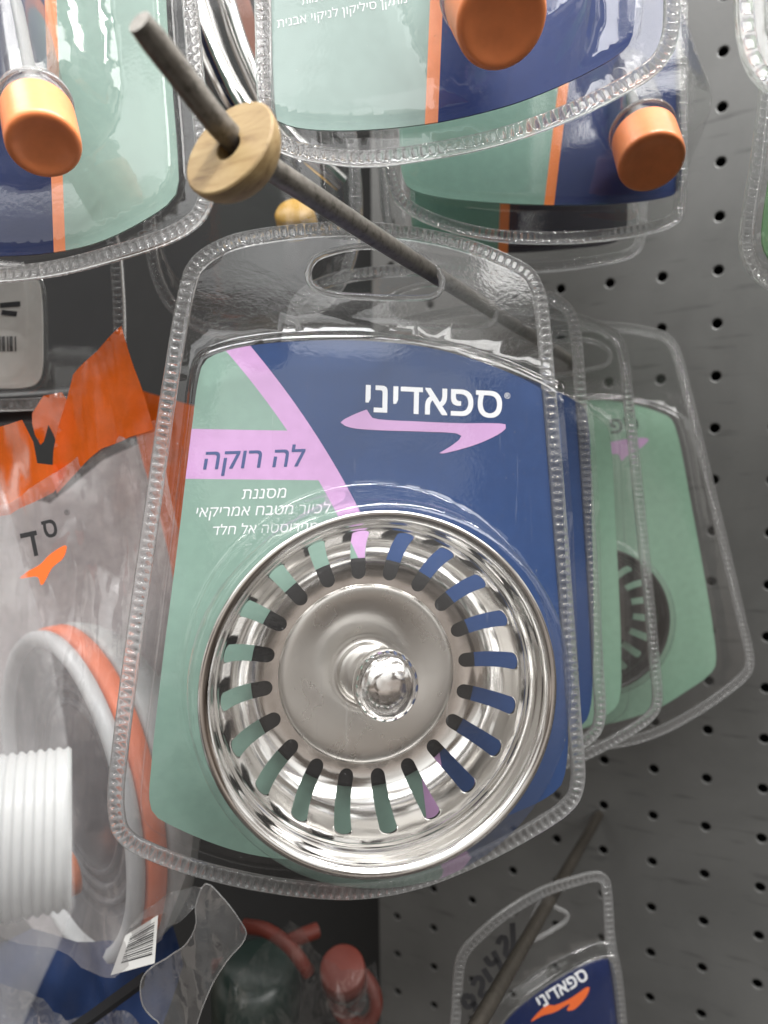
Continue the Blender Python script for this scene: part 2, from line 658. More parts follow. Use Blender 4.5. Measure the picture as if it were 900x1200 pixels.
def ccw(L):
    a = np.sum(L[:, 0] * np.roll(L[:, 1], -1) - np.roll(L[:, 0], -1) * L[:, 1])
    return L if a > 0 else L[::-1].copy()


def inset(L, d):
    """move a counter-clockwise loop inwards by d"""
    t = np.roll(L, -1, 0) - np.roll(L, 1, 0)
    t /= np.linalg.norm(t, axis=1)[:, None] + 1e-9
    n = np.stack([-t[:, 1], t[:, 0]], -1)
    return L + n * d


def sdist(P, L):
    """distance of points P to closed loop L, positive inside"""
    P = np.asarray(P, float)
    A = L
    B = np.roll(L, -1, 0)
    d = np.full(len(P), 1e9)
    ins = np.zeros(len(P), bool)
    for a, b in zip(A, B):
        ab = b - a
        t = np.clip(((P - a) @ ab) / (ab @ ab + 1e-12), 0, 1)
        q = a + t[:, None] * ab
        d = np.minimum(d, np.hypot(*(P - q).T))
        c = (a[1] > P[:, 1]) != (b[1] > P[:, 1])
        with np.errstate(divide='ignore', invalid='ignore'):
            xi = (b[0] - a[0]) * (P[:, 1] - a[1]) / (b[1] - a[1] + 1e-12) + a[0]
        ins ^= c & (P[:, 0] < xi)
    return np.where(ins, d, -d)


def sm(x):
    x = np.clip(x, 0, 1)
    return x * x * (3 - 2 * x)


def sheet(name, outer, holes, extra, zf, mat, parent, step=5.0):
    """a formed sheet: triangulated outline with holes, height from zf(points)"""
    lo, hi = outer.min(0), outer.max(0)
    g = np.array([(x, y) for x in np.arange(lo[0], hi[0], step) for y in np.arange(lo[1], hi[1], step)])
    g += (np.random.RandomState(3).rand(*g.shape) - .5) * step * 0.3
    g = g[sdist(g, outer) > step * 0.4]
    pts, edges = [], []

    def addloop(L):
        b = len(pts)
        pts.extend([Vector(p) for p in L])
        for i in range(len(L)):
            edges.append((b + i, b + (i + 1) % len(L)))
    addloop(outer)
    for h in holes:
        addloop(h)
        if len(g):
            g = g[sdist(g, h) < -0.5]
    for e in extra:
        k = sdist(e, outer) > 0.3
        for h in holes:
            k &= sdist(e, h) < -0.4
        b = len(pts)
        ix = np.cumsum(k) - 1
        pts.extend([Vector(p) for p in e[k]])
        for i in range(len(e)):
            j = (i + 1) % len(e)
            if k[i] and k[j]:
                edges.append((b + int(ix[i]), b + int(ix[j])))
    pts.extend([Vector(p) for p in g])
    r = delaunay_2d_cdt(pts, edges, [], 0, 1e-4)
    V, F = r[0], r[2]
    VV = np.array([(v.x, v.y) for v in V])
    C = np.array([VV[list(f)].mean(0) for f in F])
    ok = sdist(C, outer) > 0
    for h in holes:
        ok &= sdist(C, h) < 0
    F = [tuple(f) for f, k in zip(F, ok) if k]
    Z = zf(VV)
    o = mesh(name, [(a, b, c) for (a, b), c in zip(VV, Z)], F, mat, parent)
    return fix_normals(o)


def slab(name, L, z0, z1, mat, parent, smooth=False):
    """flat plate of loop L between z0 and z1"""
    n = len(L)
    v = [(p[0], p[1], z0) for p in L] + [(p[0], p[1], z1) for p in L]
    f = [tuple(range(n))[::-1], tuple(range(n, 2 * n))] + [(i, (i + 1) % n, n + (i + 1) % n, n + i) for i in range(n)]
    return fix_normals(mesh(name, v, f, mat, parent, smooth))


def crimp(name, outer, width, pitch, mat, parent, zf=None, hgt=1.0, seed=0):
    """the moulded ladder-like edge: outer bead, inner bead and a bar every pitch"""
    rs = random.Random(seed)
    per = perimeter(outer)
    nb = max(8, int(per / pitch))
    n = nb * 5
    L = ccw(spline([tuple(p) for p in outer[::2]], n))
    lat = [0.0, 0.10, 0.22, 0.34, 0.66, 0.80, 0.92, 1.0]
    prof = [0.05, 0.85, 0.70, 0.0, 0.0, 0.55, 0.65, 0.05]
    bar = [0.0, 0.0, 0.10, 0.85, 0.85, 0.20, 0.0, 0.0]
    amp = [rs.uniform(0.75, 1.15) for _ in range(nb)]
    ring = []
    ph = [1.0, 0.55, 0.0, 0.0, 0.55]
    for a, p, b in zip(lat, prof, bar):
        Q = inset(L, a * width)
        z = [(0.25 + p + b * ph[i % 5] * amp[i // 5]) * hgt for i in range(n)]
        ring.append((Q, z))
    v = []
    for Q, z in ring:
        off = zf(Q) if zf is not None else np.zeros(n)
        v += [(Q[i][0], Q[i][1], z[i] + off[i]) for i in range(n)]
    top = len(lat)
    for Q, z in (ring[-1], ring[0]):
        off = zf(Q) if zf is not None else np.zeros(n)
        v += [(Q[i][0], Q[i][1], -0.35 + off[i]) for i in range(n)]
    f = []
    R = top + 2
    for k in range(R):
        k2 = (k + 1) % R
        for i in range(n):
            j = (i + 1) % n
            f.append((k * n + i, k * n + j, k2 * n + j, k2 * n + i))
    return sharp(fix_normals(mesh(name, v, f, mat, parent)), 60)


def tube(name, pts, rad, mat, parent=None, seg=14, closed=False, cap=True, ends=0.0):
    """round bar along 3-D points (mm, in the parent's axes); rad may be a list"""
    P = [Vector(p) for p in pts]
    n = len(P)
    if not isinstance(rad, (list, tuple)):
        rad = [rad] * n
    v, f = [], []
    up = None
    for i in range(n):
        if closed:
            t = (P[(i + 1) % n] - P[i - 1]).normalized()
        else:
            t = (P[min(i + 1, n - 1)] - P[max(i - 1, 0)]).normalized()
        if up is None:
            a = Vector((0, 0, 1)) if abs(t.z) < 0.9 else Vector((1, 0, 0))
            up = (a - t * a.dot(t)).normalized()
        else:
            up = (up - t * up.dot(t)).normalized()
        s = t.cross(up)
        for k in range(seg):
            an = 2 * math.pi * k / seg
            v.append(P[i] + (up * math.cos(an) + s * math.sin(an)) * rad[i])
    m = n if closed else n - 1
    for i in range(m):
        for k in range(seg):
            a, b = i * seg + k, i * seg + (k + 1) % seg
            c, d = ((i + 1) % n) * seg + (k + 1) % seg, ((i + 1) % n) * seg + k
            f.append((a, b, c, d))
    if cap and not closed:
        f.append(tuple(range(seg))[::-1])
        f.append(tuple((n - 1) * seg + k for k in range(seg)))
    return sharp(fix_normals(mesh(name, v, f, mat, parent)), 50)


def lathe(name, prof, mat, parent=None, seg=64, close=False, M=None):
    """revolve (r, z) about z"""
    v, f = [], []
    n = len(prof)
    for r, z in prof:
        for k in range(seg):
            a = 2 * math.pi * k / seg
            v.append((max(r, 1e-3) * math.cos(a), max(r, 1e-3) * math.sin(a), z))
    for i in range(n if close else n - 1):
        i2 = (i + 1) % n
        for k in range(seg):
            k2 = (k + 1) % seg
            f.append((i * seg + k, i * seg + k2, i2 * seg + k2, i2 * seg + k))
    if M is not None:
        v = [M @ Vector(p) for p in v]
    return fix_normals(mesh(name, v, f, mat, parent))


def axis_matrix(p0, p1):
    """local z runs from p0 to p1 (mm)"""
    p0, p1 = Vector(p0), Vector(p1)
    z = (p1 - p0).normalized()
    q = z.to_track_quat('Z', 'Y').to_matrix().to_4x4()
    return Matrix.Translation(p0) @ q


def thing_axis(name, c0, c1, label, cat, group=None):
    """an Empty at camera-frame point c0 whose z axis points to c1"""
    M = axis_matrix(cw(c0), cw(c1))
    M.translation = M.translation * MM
    return empty(name, M, label, cat, group)


_tmp = []


def fill_outlines(em):
    """fill lettering outlines by winding number (contours of a letter may overlap)"""
    P = np.array([(v.co.x, v.co.y) for v in em.vertices]) / MM
    E = np.array([tuple(e.vertices) for e in em.edges])
    bpy.data.meshes.remove(em)
    r = delaunay_2d_cdt([Vector(p) for p in P], [tuple(map(int, e)) for e in E], [], 0, 1e-5)
    V = np.array([(v.x, v.y) for v in r[0]])
    A, B = P[E[:, 0]], P[E[:, 1]]
    F = []
    for f in r[2]:
        x, y = V[list(f)].mean(0)
        up = (A[:, 1] <= y) & (B[:, 1] > y)
        dn = (A[:, 1] > y) & (B[:, 1] <= y)
        cr = (B[:, 0] - A[:, 0]) * (y - A[:, 1]) - (x - A[:, 0]) * (B[:, 1] - A[:, 1])
        if int((up & (cr > 0)).sum()) - int((dn & (cr < 0)).sum()) != 0:
            F.append(tuple(f))
    me = bpy.data.meshes.new('t')
    me.from_pydata([(a * MM, b_ * MM, 0) for a, b_ in V], [], F)
    me.update()
    return me


def text(s, size, xy, z, mat, parent, name='lettering', rot=0.0, shear=0.0, bold=0.0, align='LEFT', sxy=(1, 1)):
    """flat lettering; Hebrew strings are given in reading order and laid out right to left"""
    if any('\u0590' <= c <= '\u05ff' for c in s):
        s = s[::-1]
    c = bpy.data.curves.new('t', 'FONT')
    c.body = s
    c.size = size * MM
    c.shear = shear
    c.align_x = align
    c.resolution_u = 4
    c.fill_mode = 'NONE'
    o = bpy.data.objects.new('t', c)
    COL.objects.link(o)
    bpy.context.view_layer.update()
    dg = bpy.context.evaluated_depsgraph_get()
    em = bpy.data.meshes.new_from_object(o.evaluated_get(dg))
    bpy.data.objects.remove(o)
    bpy.data.curves.remove(c)
    me = fill_outlines(em)
    if bold:
        bm = bmesh.new()
        for dx, dy in ((-bold, -bold), (bold, -bold), (bold, bold), (-bold, bold), (0, 0)):
            m2 = me.copy()
            m2.transform(Matrix.Translation((dx * MM, dy * MM, (dx * 1.3 + dy) * 0.02 * MM)))
            bm.from_mesh(m2)
            bpy.data.meshes.remove(m2)
        bm.to_mesh(me)
        bm.free()
    me.materials.clear()
    me.materials.append(mat)
    me.transform(Matrix.Diagonal((sxy[0], sxy[1], 1, 1)))
    R = Matrix.Translation((xy[0] * MM, xy[1] * MM, z * MM)) @ Matrix.Rotation(math.radians(rot), 4, 'Z')
    me.transform(R)
    me.name = name
    ob = bpy.data.objects.new(name, me)
    COL.objects.link(ob)
    ob.parent = parent
    return ob


def children(o):
    return [c for c in bpy.data.objects if c.parent is o]


def copy_tree(o, parent=None):
    c = o.copy()
    COL.objects.link(c)
    c.parent = parent
    for ch in children(o):
        copy_tree(ch, c)
    return c


# ------------------------------------------------------------------ the perforated panel
def build_panel():
    p = 25.4
    c0, c1, r0, r1 = -7, 9, -14, 32
    HR = 2.4
    seg = 16
    v, f = [], []
    for ci in range(c0, c1):
        for ri in range(r0, r1):
            cx, cz = ci * p, -ri * p
            b = len(v)
            for rr, y in ((None, 0.0), (HR + 0.5, 0.0), (HR, 0.25), (HR, 1.6)):
                for k in range(seg):
                    a = 2 * math.pi * (k + 0.5) / seg + math.pi / 4
                    a = 2 * math.pi * k / seg + math.pi / 4
                    if rr is None:
                        # square rim of the cell
                        dx, dz = math.cos(a), math.sin(a)
                        q = p / 2 / max(abs(dx), abs(dz))
                        v.append((cx + dx * q, y, cz + dz * q))
                    else:
                        v.append((cx + math.cos(a) * rr, y, cz + math.sin(a) * rr))
            for l in range(3):
                for k in range(seg):
                    k2 = (k + 1) % seg
                    f.append((b + l * seg + k, b + l * seg + k2, b + (l + 1) * seg + k2, b + (l + 1) * seg + k))
    o = mesh('wall', v, f, M_PANEL, smooth=False)
    bm = bmesh.new()
    bm.from_mesh(o.data)
    bmesh.ops.remove_doubles(bm, verts=bm.verts, dist=0.00005)
    bmesh.ops.recalc_face_normals(bm, faces=bm.faces)
    bm.to_mesh(o.data)
    bm.free()
    tag(o, kind='structure')
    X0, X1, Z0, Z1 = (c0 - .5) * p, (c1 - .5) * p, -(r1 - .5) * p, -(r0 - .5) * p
    bk = mesh('wall_hole_shade', [(X0, 12, Z0), (X1, 12, Z0), (X1, 12, Z1), (X0, 12, Z1), (X0, 14, Z0), (X1, 14, Z0), (X1, 14, Z1), (X0, 14, Z1)],  # black sheet standing in for the shade inside the holes
              [(0, 1, 2, 3), (7, 6, 5, 4), (0, 4, 5, 1), (1, 5, 6, 2), (2, 6, 7, 3), (3, 7, 4, 0)], M_SHADE, o, smooth=False)


build_panel()

# ------------------------------------------------------------------ main rod and wooden stopper
ROD_A = Vector((12.5, -71.0, 208.0))          # where the front pack hangs
ROD_D = Vector((0.4615, -0.045, 0.885)).normalized()


def rod_at(t):
    return ROD_A + ROD_D * t


def build_rod():
    bend = at(300, 185, 143)
    tip = at(163, 25, 117)
    wall = rod_at(195)
    pts = [wall, rod_at(120), rod_at(60), rod_at(0)]
    a = rod_at(-45)
    b = bend
    q = [rod_at(0), rod_at(-20), (a + b) * 0.5, b, at(262, 152, 134), at(212, 88, 125.5), tip]
    S = spline([tuple(x) for x in [wall, rod_at(120), rod_at(60)] + q], 90, closed=False)
    root = empty('peg_hook', Matrix.Translation(cw(wall) * MM), 'long bare metal rod with an upturned tip, carrying the front packs and the wooden stopper', 'hook', 'metal peg rods on the panel')
    W = [cw(x) - cw(wall) for x in S]
    rad = [2.5] * (len(W) - 2) + [2.45, 2.15]
    tube('rod', W, rad, M_ROD, root, seg=20)
    n = (C2W @ ROD_D)
    return root


build_rod()


def build_stopper():
    c1 = at(267, 172, 134.5)
    d = (at(212, 88, 125.5) - at(290, 178, 141)).normalized()
    # flat face looks along d (to the tip)
    root = thing_axis('wooden_stopper', c1, c1 + d, 'round bare wooden stopper with one flat face, pushed onto the tip of the long rod', 'wooden stopper')
    R = 10.4
    prof = [(2.75, -2.5), (2.75, -0.2), (3.0, 0.0), (R - 0.35, 0.0), (R, -0.35)]
    for k in range(1, 13):
        a = k / 12 * math.radians(72)
        prof.append((R * math.cos(a) + 0.2 * math.sin(a * 3) * 0, -0.6 - 8.0 * math.sin(a)))
    prof.append((2.7, -8.8))
    prof.append((2.7, -7.5))
    o = lathe('bead', prof, M_WOOD, root, 72)
    sharp(o, 30)
    return root


build_stopper()

# ------------------------------------------------------------------ the strainer packs
F1 = Frame(430, 640, 203.0, (-0.12, 0.045, 0.99))
OUT_PX = [(214, 322), (232, 296), (270, 276), (330, 265), (400, 260), (470, 264), (540, 278), (600, 301), (628, 320), (641, 352),
          (649, 430), (660, 560), (671, 700), (681, 840), (685, 920), (672, 948), (630, 978), (560, 1015), (490, 1042), (420, 1054),
          (340, 1050), (250, 1033), (180, 1010), (137, 985), (126, 945), (132, 870), (150, 730), (170, 590), (190, 450)]
CARD_PX = [(236, 430), (250, 416), (300, 404), (370, 399), (440, 400), (510, 409), (580, 430), (636, 456), (650, 470), (657, 510),
           (661, 620), (665, 740), (666, 850), (660, 915), (640, 935), (590, 958), (520, 985), (440, 1001), (360, 1008), (280, 998),
           (190, 962), (176, 945), (177, 900), (190, 780), (208, 640), (225, 500)]
TRAY_PX = [(228, 424), (246, 409), (300, 396), (370, 391), (440, 392), (512, 401), (585, 422), (642, 448), (659, 466), (667, 510),
           (671, 620), (675, 740), (676, 850), (670, 922), (648, 943), (594, 967), (522, 994), (440, 1011), (358, 1018), (276, 1009),
           (182, 972), (166, 950), (167, 900), (181, 780), (199, 640), (216, 500)]
SLOT_PX = [(361, 320), (368, 305), (390, 296), (420, 290), (460, 292), (495, 303), (514, 320), (518, 336), (508, 348), (480, 350), (430, 349), (385, 345), (366, 336)]
uvl = lambda F, px, n: ccw(spline([F.uv(*p) for p in px], n))
OUT1, CARD1, TRAY1, SLOT1 = uvl(F1, OUT_PX, 200), uvl(F1, CARD_PX, 160), uvl(F1, TRAY_PX, 160), uvl(F1, SLOT_PX, 40)
SC_UV = F1.loc(Vector((-4.45, 44.3, 195.0)))      # bottom of the basket
RIM_H = SC_UV.z + 25


def dome_height(P, c, ht, r_top, r_bot, top):
    r = np.hypot(P[:, 0] - c[0], P[:, 1] - c[1])
    return top * sm((r_bot - r) / (r_bot - r_top)) + 0.8 * np.clip(1 - (r / r_top) ** 2, 0, 1)


def circ(c, r, n):
    a = np.linspace(0, 2 * math.pi, n + 1)[:-1]
    return np.stack([c[0] + r * np.cos(a), c[1] + r * np.sin(a)], -1)


def build_pack(F, label, group, out, card, tray, slot, cmat, dome=None, tray_h=4.5, film_mat=None, seed=1, crimp_w=4.4, pitch=2.35, bend=None, name='blister_pack', cat='blister pack', lift=None):
    film_mat = film_mat or M_FILM
    root = empty(name, F.matrix(), label, cat, group)
    bf = bend or (lambda P: np.zeros(len(P)))

    def zf(P):
        z = tray_h * sm((sdist(P, tray) + 0.6) / 2.6)
        z = z + 0.25 * sm((sdist(P, tray) - 2) / 6)
        if dome:
            for (c, rt, rb, top) in dome:
                r = np.hypot(P[:, 0] - c[0], P[:, 1] - c[1])
                z = np.maximum(z, top * sm((rb - r) / (rb - rt)))
        if lift:
            z = np.maximum(z, lift(P))
        return z + bf(P) + 0.5
    extra = [inset(tray, d) for d in (-0.7, -0.1, 0.4, 0.9, 1.4, 2.1, 3.4)]
    if dome:
        for (c, rt, rb, top) in dome:
            for k in range(9):
                extra.append(circ(c, rt - 1.0 + (rb - rt + 1.2) * k / 8, 90))
            extra.append(circ(c, rt - 6, 50))
    sheet('blister_film', out, [slot] if slot is not None else [], extra, zf, film_mat, root, 5 if not lift else 1.8)
    crimp('crimped_edge', out, crimp_w, pitch, M_CRIMP, root, bf, 0.85, seed)
    if slot is not None:
        tube('slot_rim', [(p[0], p[1], 0.6) for p in slot], 1.0, M_CRIMP, root, seg=8, closed=True)
    cd = None
    if card is not None:
        cd = slab('printed_card', card, -0.5, 0.0, cmat, root)
    return root, cd


# circle of the curved stripe, from three points on its middle line
def circle3(a, b, c):
    ax, ay, bx, by, cx, cy = *a, *b, *c
    d = 2 * (ax * (by - cy) + bx * (cy - ay) + cx * (ay - by))
    ux = ((ax**2 + ay**2) * (by - cy) + (bx**2 + by**2) * (cy - ay) + (cx**2 + cy**2) * (ay - by)) / d
    uy = ((ax**2 + ay**2) * (cx - bx) + (bx**2 + by**2) * (ax - cx) + (cx**2 + cy**2) * (bx - ax)) / d
    return ux, uy, math.hypot(ax - ux, ay - uy)


ccx, ccy, ccr = circle3(F1.uv(284, 414), F1.uv(408, 600), F1.uv(508, 920))
M_CARD1 = card_mat('strainer_card_print', 'arc', (ccx, ccy, ccr - 3.1, ccr + 3.1, F1.uv(300, 562)[1], F1.uv(300, 504)[1]))
DOME1 = [((SC_UV.x + 2.0, SC_UV.y), 45.0, 53.5, RIM_H + 2.0)]


def swoosh(F, pts, mat, parent, z, name='logo_swoosh', n=70):
    L = ccw(spline([F.uv(*p) for p in pts], n))
    return slab(name, L, z, z + 0.05, mat, parent)


LEAN = Matrix.Rotation(math.radians(5.0), 4, 'Y') @ Matrix.Rotation(math.radians(1.0), 4, 'X')


def build_strainer(F, c, label, group=None, mat=None, disc=None):
    """basket strainer, local z up towards the viewer, origin at the basket's bottom"""
    M = F.matrix() @ Matrix.Translation((c[0] * MM, c[1] * MM, c[2] * MM)) @ LEAN
    root = empty('sink_strainer', M, label, 'sink strainer', group)
    mat = mat or M_STEEL
    disc = disc or M_SATIN
    # wall profile between the plate and the rim: (s) -> r, z
    prof = [(24.2, 0.2), (27.5, 0.4), (31, 1.3), (34, 3.1), (36.4, 5.7), (38.2, 9), (39.4, 12.0), (39.9, 14.5)]
    PR = spline(prof, 60, closed=False)
    S = np.concatenate([[0], np.cumsum(np.linalg.norm(np.diff(PR, axis=0), axis=1))])

    def at_s(s):
        return np.interp(s, S, PR[:, 0]), np.interp(s, S, PR[:, 1])
    smax = S[-1]
    s0, s1, hw = 1.8, 20.6, 2.15
    NS = 20
    sec = 2 * math.pi / NS
    v, f = [], []
    nl = 56
    for k in range(NS):
        off = k * sec + 0.10
        inner, outer = [], []
        # stadium in (arc length, mm) coordinates
        for i in range(nl):
            a = 2 * math.pi * i / nl
            ca, sa = math.cos(a), math.sin(a)
            mid, hl = (s0 + s1) / 2, (s1 - s0) / 2 - hw
            # ray-free stadium: blend of capsule
            px_, py_ = hw * sa, 0
            # param by angle of rectangle-like perimeter
            L = 4 * hl + 2 * math.pi * hw
            d = (i / nl) * L
            if d < hl:
                s_, w_ = d, hw
            elif d < hl + math.pi * hw:
                q = (d - hl) / hw
                s_, w_ = hl + hw * math.sin(q), hw * math.cos(q)
            elif d < 3 * hl + math.pi * hw:
                s_, w_ = hl - (d - hl - math.pi * hw), -hw
            elif d < 3 * hl + 2 * math.pi * hw:
                q = (d - 3 * hl - math.pi * hw) / hw
                s_, w_ = -hl - hw * math.sin(q), -hw * math.cos(q)
            else:
                s_, w_ = -hl + (d - 3 * hl - 2 * math.pi * hw), hw
            taper = 1.0 + 0.10 * s_ / (hl + hw)
            s_ = mid + s_
            r_, z_ = at_s(s_)
            inner.append((s_, w_ * taper / r_))
        rect = []
        hs_, ht = smax / 2, sec / 2
        for (s_, th) in inner:
            ds, dt = (s_ - (s0 + s1) / 2) / ((s1 - s0) / 2), th / (hw / 30)
            # project to the sector's rectangle
            s_in = (s0 + s1) / 2 + (s1 - s0) / 2 * ds
            rect.append((s_, th))
        # outer loop: side points go straight sideways, end points go to the ends
        for (s_, th) in rect:
            lo, hi = s0 + hw, s1 - hw
            if s_ <= lo:
                q = (lo - s_) / hw
                w = th * at_s(s_)[0] / hw
                if abs(w) > 0.71:
                    o_ = (lo * (1 - q / 0.71) + 0 * q / 0.71 if q < 0.71 else 0, math.copysign(ht, w))
                else:
                    o_ = (0, w / 0.71 * ht)
            elif s_ >= hi:
                q = (s_ - hi) / hw
                w = th * at_s(s_)[0] / hw
                w = max(-1, min(1, w))
                if abs(w) > 0.71:
                    o_ = (hi + (smax - hi) * min(1, q / 0.71), math.copysign(ht, w))
                else:
                    o_ = (smax, w / 0.71 * ht)
            else:
                o_ = (s_, math.copysign(ht, th))
            outer.append(o_)
        for cs, ct in ((0, ht), (0, -ht), (smax, ht), (smax, -ht)):
            q = min(range(nl), key=lambda i: (outer[i][0] - cs) ** 2 + ((outer[i][1] - ct) * 30) ** 2)
            outer[q] = (cs, ct)
        b = len(v)
        K = 5
        for j in range(K + 1):
            t = (j / K) ** 1.3
            for (a_, c_) in zip(inner, outer):
                s_ = a_[0] * (1 - t) + c_[0] * t
                th = a_[1] * (1 - t) + c_[1] * t + off
                r_, z_ = at_s(s_)
                v.append((r_ * math.cos(th), r_ * math.sin(th), z_))
        # lip of the slot, turned down
        lip = len(v)
        for a_ in inner:
            r_, z_ = at_s(a_[0])
            q = a_[1]
            v.append(((r_ - 0.0) * math.cos(q + off), r_ * math.sin(q + off), z_ - 0.75))
        for j in range(K):
            for i in range(nl):
                i2 = (i + 1) % nl
                f.append((b + j * nl + i, b + j * nl + i2, b + (j + 1) * nl + i2, b + (j + 1) * nl + i))
        for i in range(nl):
            i2 = (i + 1) % nl
            f.append((b + i, lip + i, lip + i2, b + i2))
    o = mesh('slotted_basket', v, f, mat, root)
    bm = bmesh.new()
    bm.from_mesh(o.data)
    bmesh.ops.remove_doubles(bm, verts=bm.verts, dist=0.00002)
    bmesh.ops.recalc_face_normals(bm, faces=bm.faces)
    bm.to_mesh(o.data)
    bm.free()
    sharp(o, 50)
    # stepped collar and rolled rim
    rp_ = [(40.3, 13.8), (39.9, 14.7), (40.2, 16.2), (40.0, 17.2), (40.6, 18.4), (40.9, 20.2), (41.2, 22.0), (41.4, 23.6), (42.1, 24.5), (43.0, 24.9), (43.8, 24.9), (44.1, 24.6), (44.0, 24.2)]
    rim_ = spline(rp_, 70, closed=False)
    lathe('rim', [tuple(p) for p in rim_], mat, root, 128)
    # centre plate
    pp = [(25.6, 0.0), (24.5, 0.2), (24.0, 0.75), (22, 0.95), (18, 0.65), (14, 0.15), (11, -0.35), (9.5, -0.75), (8.6, -0.55), (7.8, 0.2), (6, 0.9), (4, 1.2), (3.1, 1.5)]
    lathe('centre_plate', [tuple(p) for p in spline(pp, 90, closed=False)], disc, root, 96)
    st = [(3.1, 2.4), (2.9, 6), (2.7, 9), (2.8, 11), (3.6, 12.5)]
    lathe('stem', [tuple(p) for p in spline(st, 20, closed=False)], disc, root, 32, M=Matrix(((1, 0, 0.08, -0.2), (0, 1, 0.02, 0), (0, 0, 1, 0), (0, 0, 0, 1))))
    kn = [(2.6, 11.0), (4.6, 11.6), (6.9, 13.2), (8.1, 16.0), (8.3, 18.4), (7.8, 20.8), (6.4, 22.8), (4.2, 24.1), (2.0, 24.6), (0.01, 24.7)]
    lathe('knob', [tuple(p) for p in spline(kn, 40, closed=False)], M_KNOB, root, 48, M=Matrix.Translation((1.1, 0.6, 0)) @ Matrix.Diagonal((1, 1.1, 1, 1)))
    lathe('rubber_seal', [(0.01, -1.6), (30.5, -1.6), (31.6, -2.2), (31.6, -3.6), (30.5, -4.0), (0.01, -4.0)], M_RUBBER, root, 64)
    return root


BX = 0.6   # print sits this much above the card (tenths of a millimetre)


def print_front(F, cd):
    z = 0.08
    u, v = F.uv(428, 482)
    u2, v2 = F.uv(588, 489)
    ang = math.degrees(math.atan2(v2 - v, u2 - u))
    t = text('ספאדיני', 10.0, (0, 0), 0, M_WHITE, cd, bold=0.12)
    w = max(x.co.x for x in t.data.vertices) - min(x.co.x for x in t.data.vertices)
    k = math.hypot(u2 - u, v2 - v) / (w / MM)
    x0 = min(x.co.x for x in t.data.vertices)
    y0 = 0
    hk = k
    t.data.transform(Matrix.Translation((u * MM, v * MM, z * MM)) @ Matrix.Rotation(math.radians(ang), 4, 'Z') @ Matrix.Diagonal((k, hk, 1, 1)) @ Matrix.Translation((-x0, 0, 0)))
    a, b = F.uv(591, 467)
    text('®', 2.4, (a, b), z, M_WHITE, cd, rot=ang)
    swoosh(F, [(399, 495), (410, 488), (424, 482), (432, 480), (433, 487), (440, 491), (490, 494), (540, 496), (575, 496), (594, 498), (590, 505), (570, 516), (545, 525), (514, 532),
               (528, 523), (541, 512), (536, 508), (500, 506), (440, 504), (410, 501)], M_PINK, cd, 0.05)

    def line(s, pa, pb, mat, shear, bold=0.0, hs=1.0):
        u, v = F.uv(*pa)
        u2, v2 = F.uv(*pb)
        ang = math.atan2(v2 - v, u2 - u)
        t = text(s, 5.0, (0, 0), 0, mat, cd, shear=shear, bold=bold)
        xs = [x.co.x for x in t.data.vertices]
        w = (max(xs) - min(xs)) / MM
        k = math.hypot(u2 - u, v2 - v) / w
        t.data.transform(Matrix.Translation((u * MM, v * MM, z * MM)) @ Matrix.Rotation(ang, 4, 'Z') @ Matrix.Diagonal((k, k * hs, 1, 1)) @ Matrix.Translation((-min(xs), 0, 0)))
    line('לה רוקה', (238, 550), (359, 546), M_INKB, 0.2, 0.05)
    line('מסננת', (283, 585), (336, 583), M_WHITE, 0.2)
    line('לכיור מטבח אמריקאי', (230, 606), (388, 601), M_WHITE, 0.2)
    line('מנירוסטה אל חלד', (250, 627), (372, 622), M_WHITE, 0.2)


GRP = 'sink strainer packs hanging on the long rod'
pk1, cd1 = build_pack(F1, 'front clear pack with green, pink and blue card, hanging nearest on the long rod', GRP, OUT1, CARD1, TRAY1, SLOT1, M_CARD1, DOME1)
print_front(F1, cd1)
st1 = build_strainer(F1, SC_UV, 'shiny steel basket strainer with slots and round knob in the front pack', 'sink strainers in the hanging packs')

# where the rod touches the slot, in the pack's own axes
US, VS = F1.uv(508, 334)


def hang(t, nrm, roll, du=0, dv=0):
    F = Frame(0, 0, 1, nrm, roll, origin=rod_at(t) + Vector((0, 2.5, 0)))
    F.o = F.o - F.x * (US + du) - F.y * (VS + dv)
    return F


DOME3 = [((SC_UV.x - 24, SC_UV.y + 8), 32, 37, 21.0)]
# second pack: the same product, close behind
F2 = hang(55, (-0.12, 0.02, 0.99), -0.5, 0, 0)
pk2 = copy_tree(pk1)
pk2.matrix_world = F2.matrix()
fm2, _ = build_pack(F2, None, None, OUT1, CARD1, TRAY1, SLOT1, M_CARD1, [((SC_UV.x - 14, SC_UV.y), 45.0, 52.0, RIM_H + 2.0)])
for c in children(fm2):
    if c.name.startswith('blister_film'):
        for k in children(pk2):
            if k.name.startswith('blister_film'):
                k.data = c.data
    bpy.data.objects.remove(c)
bpy.data.objects.remove(fm2)
tag(pk2, 'second clear pack on the long rod, blue card strip showing right of the front card', 'blister pack', GRP)
st2 = copy_tree(st1)
st2.matrix_world = F2.matrix() @ Matrix.Translation(((SC_UV.x - 15) * MM, SC_UV.y * MM, SC_UV.z * MM))
tag(st2, 'steel basket strainer hidden behind the front strainer, in the second pack', 'sink strainer', 'sink strainers in the hanging packs')

M_GCARD = card_mat('green_card_print', 'plain', srgb(134, 170, 148))
F3 = hang(88, (-0.10, 0.0, 0.99), 2.0, -12, 6)


def narrow(L, F, px, py):
    k = F.uv(px, py)[0] / max(L[:, 0])
    M_ = L.copy()
    M_[:, 0] = np.where(L[:, 0] > 0, L[:, 0] * k, L[:, 0])
    return M_


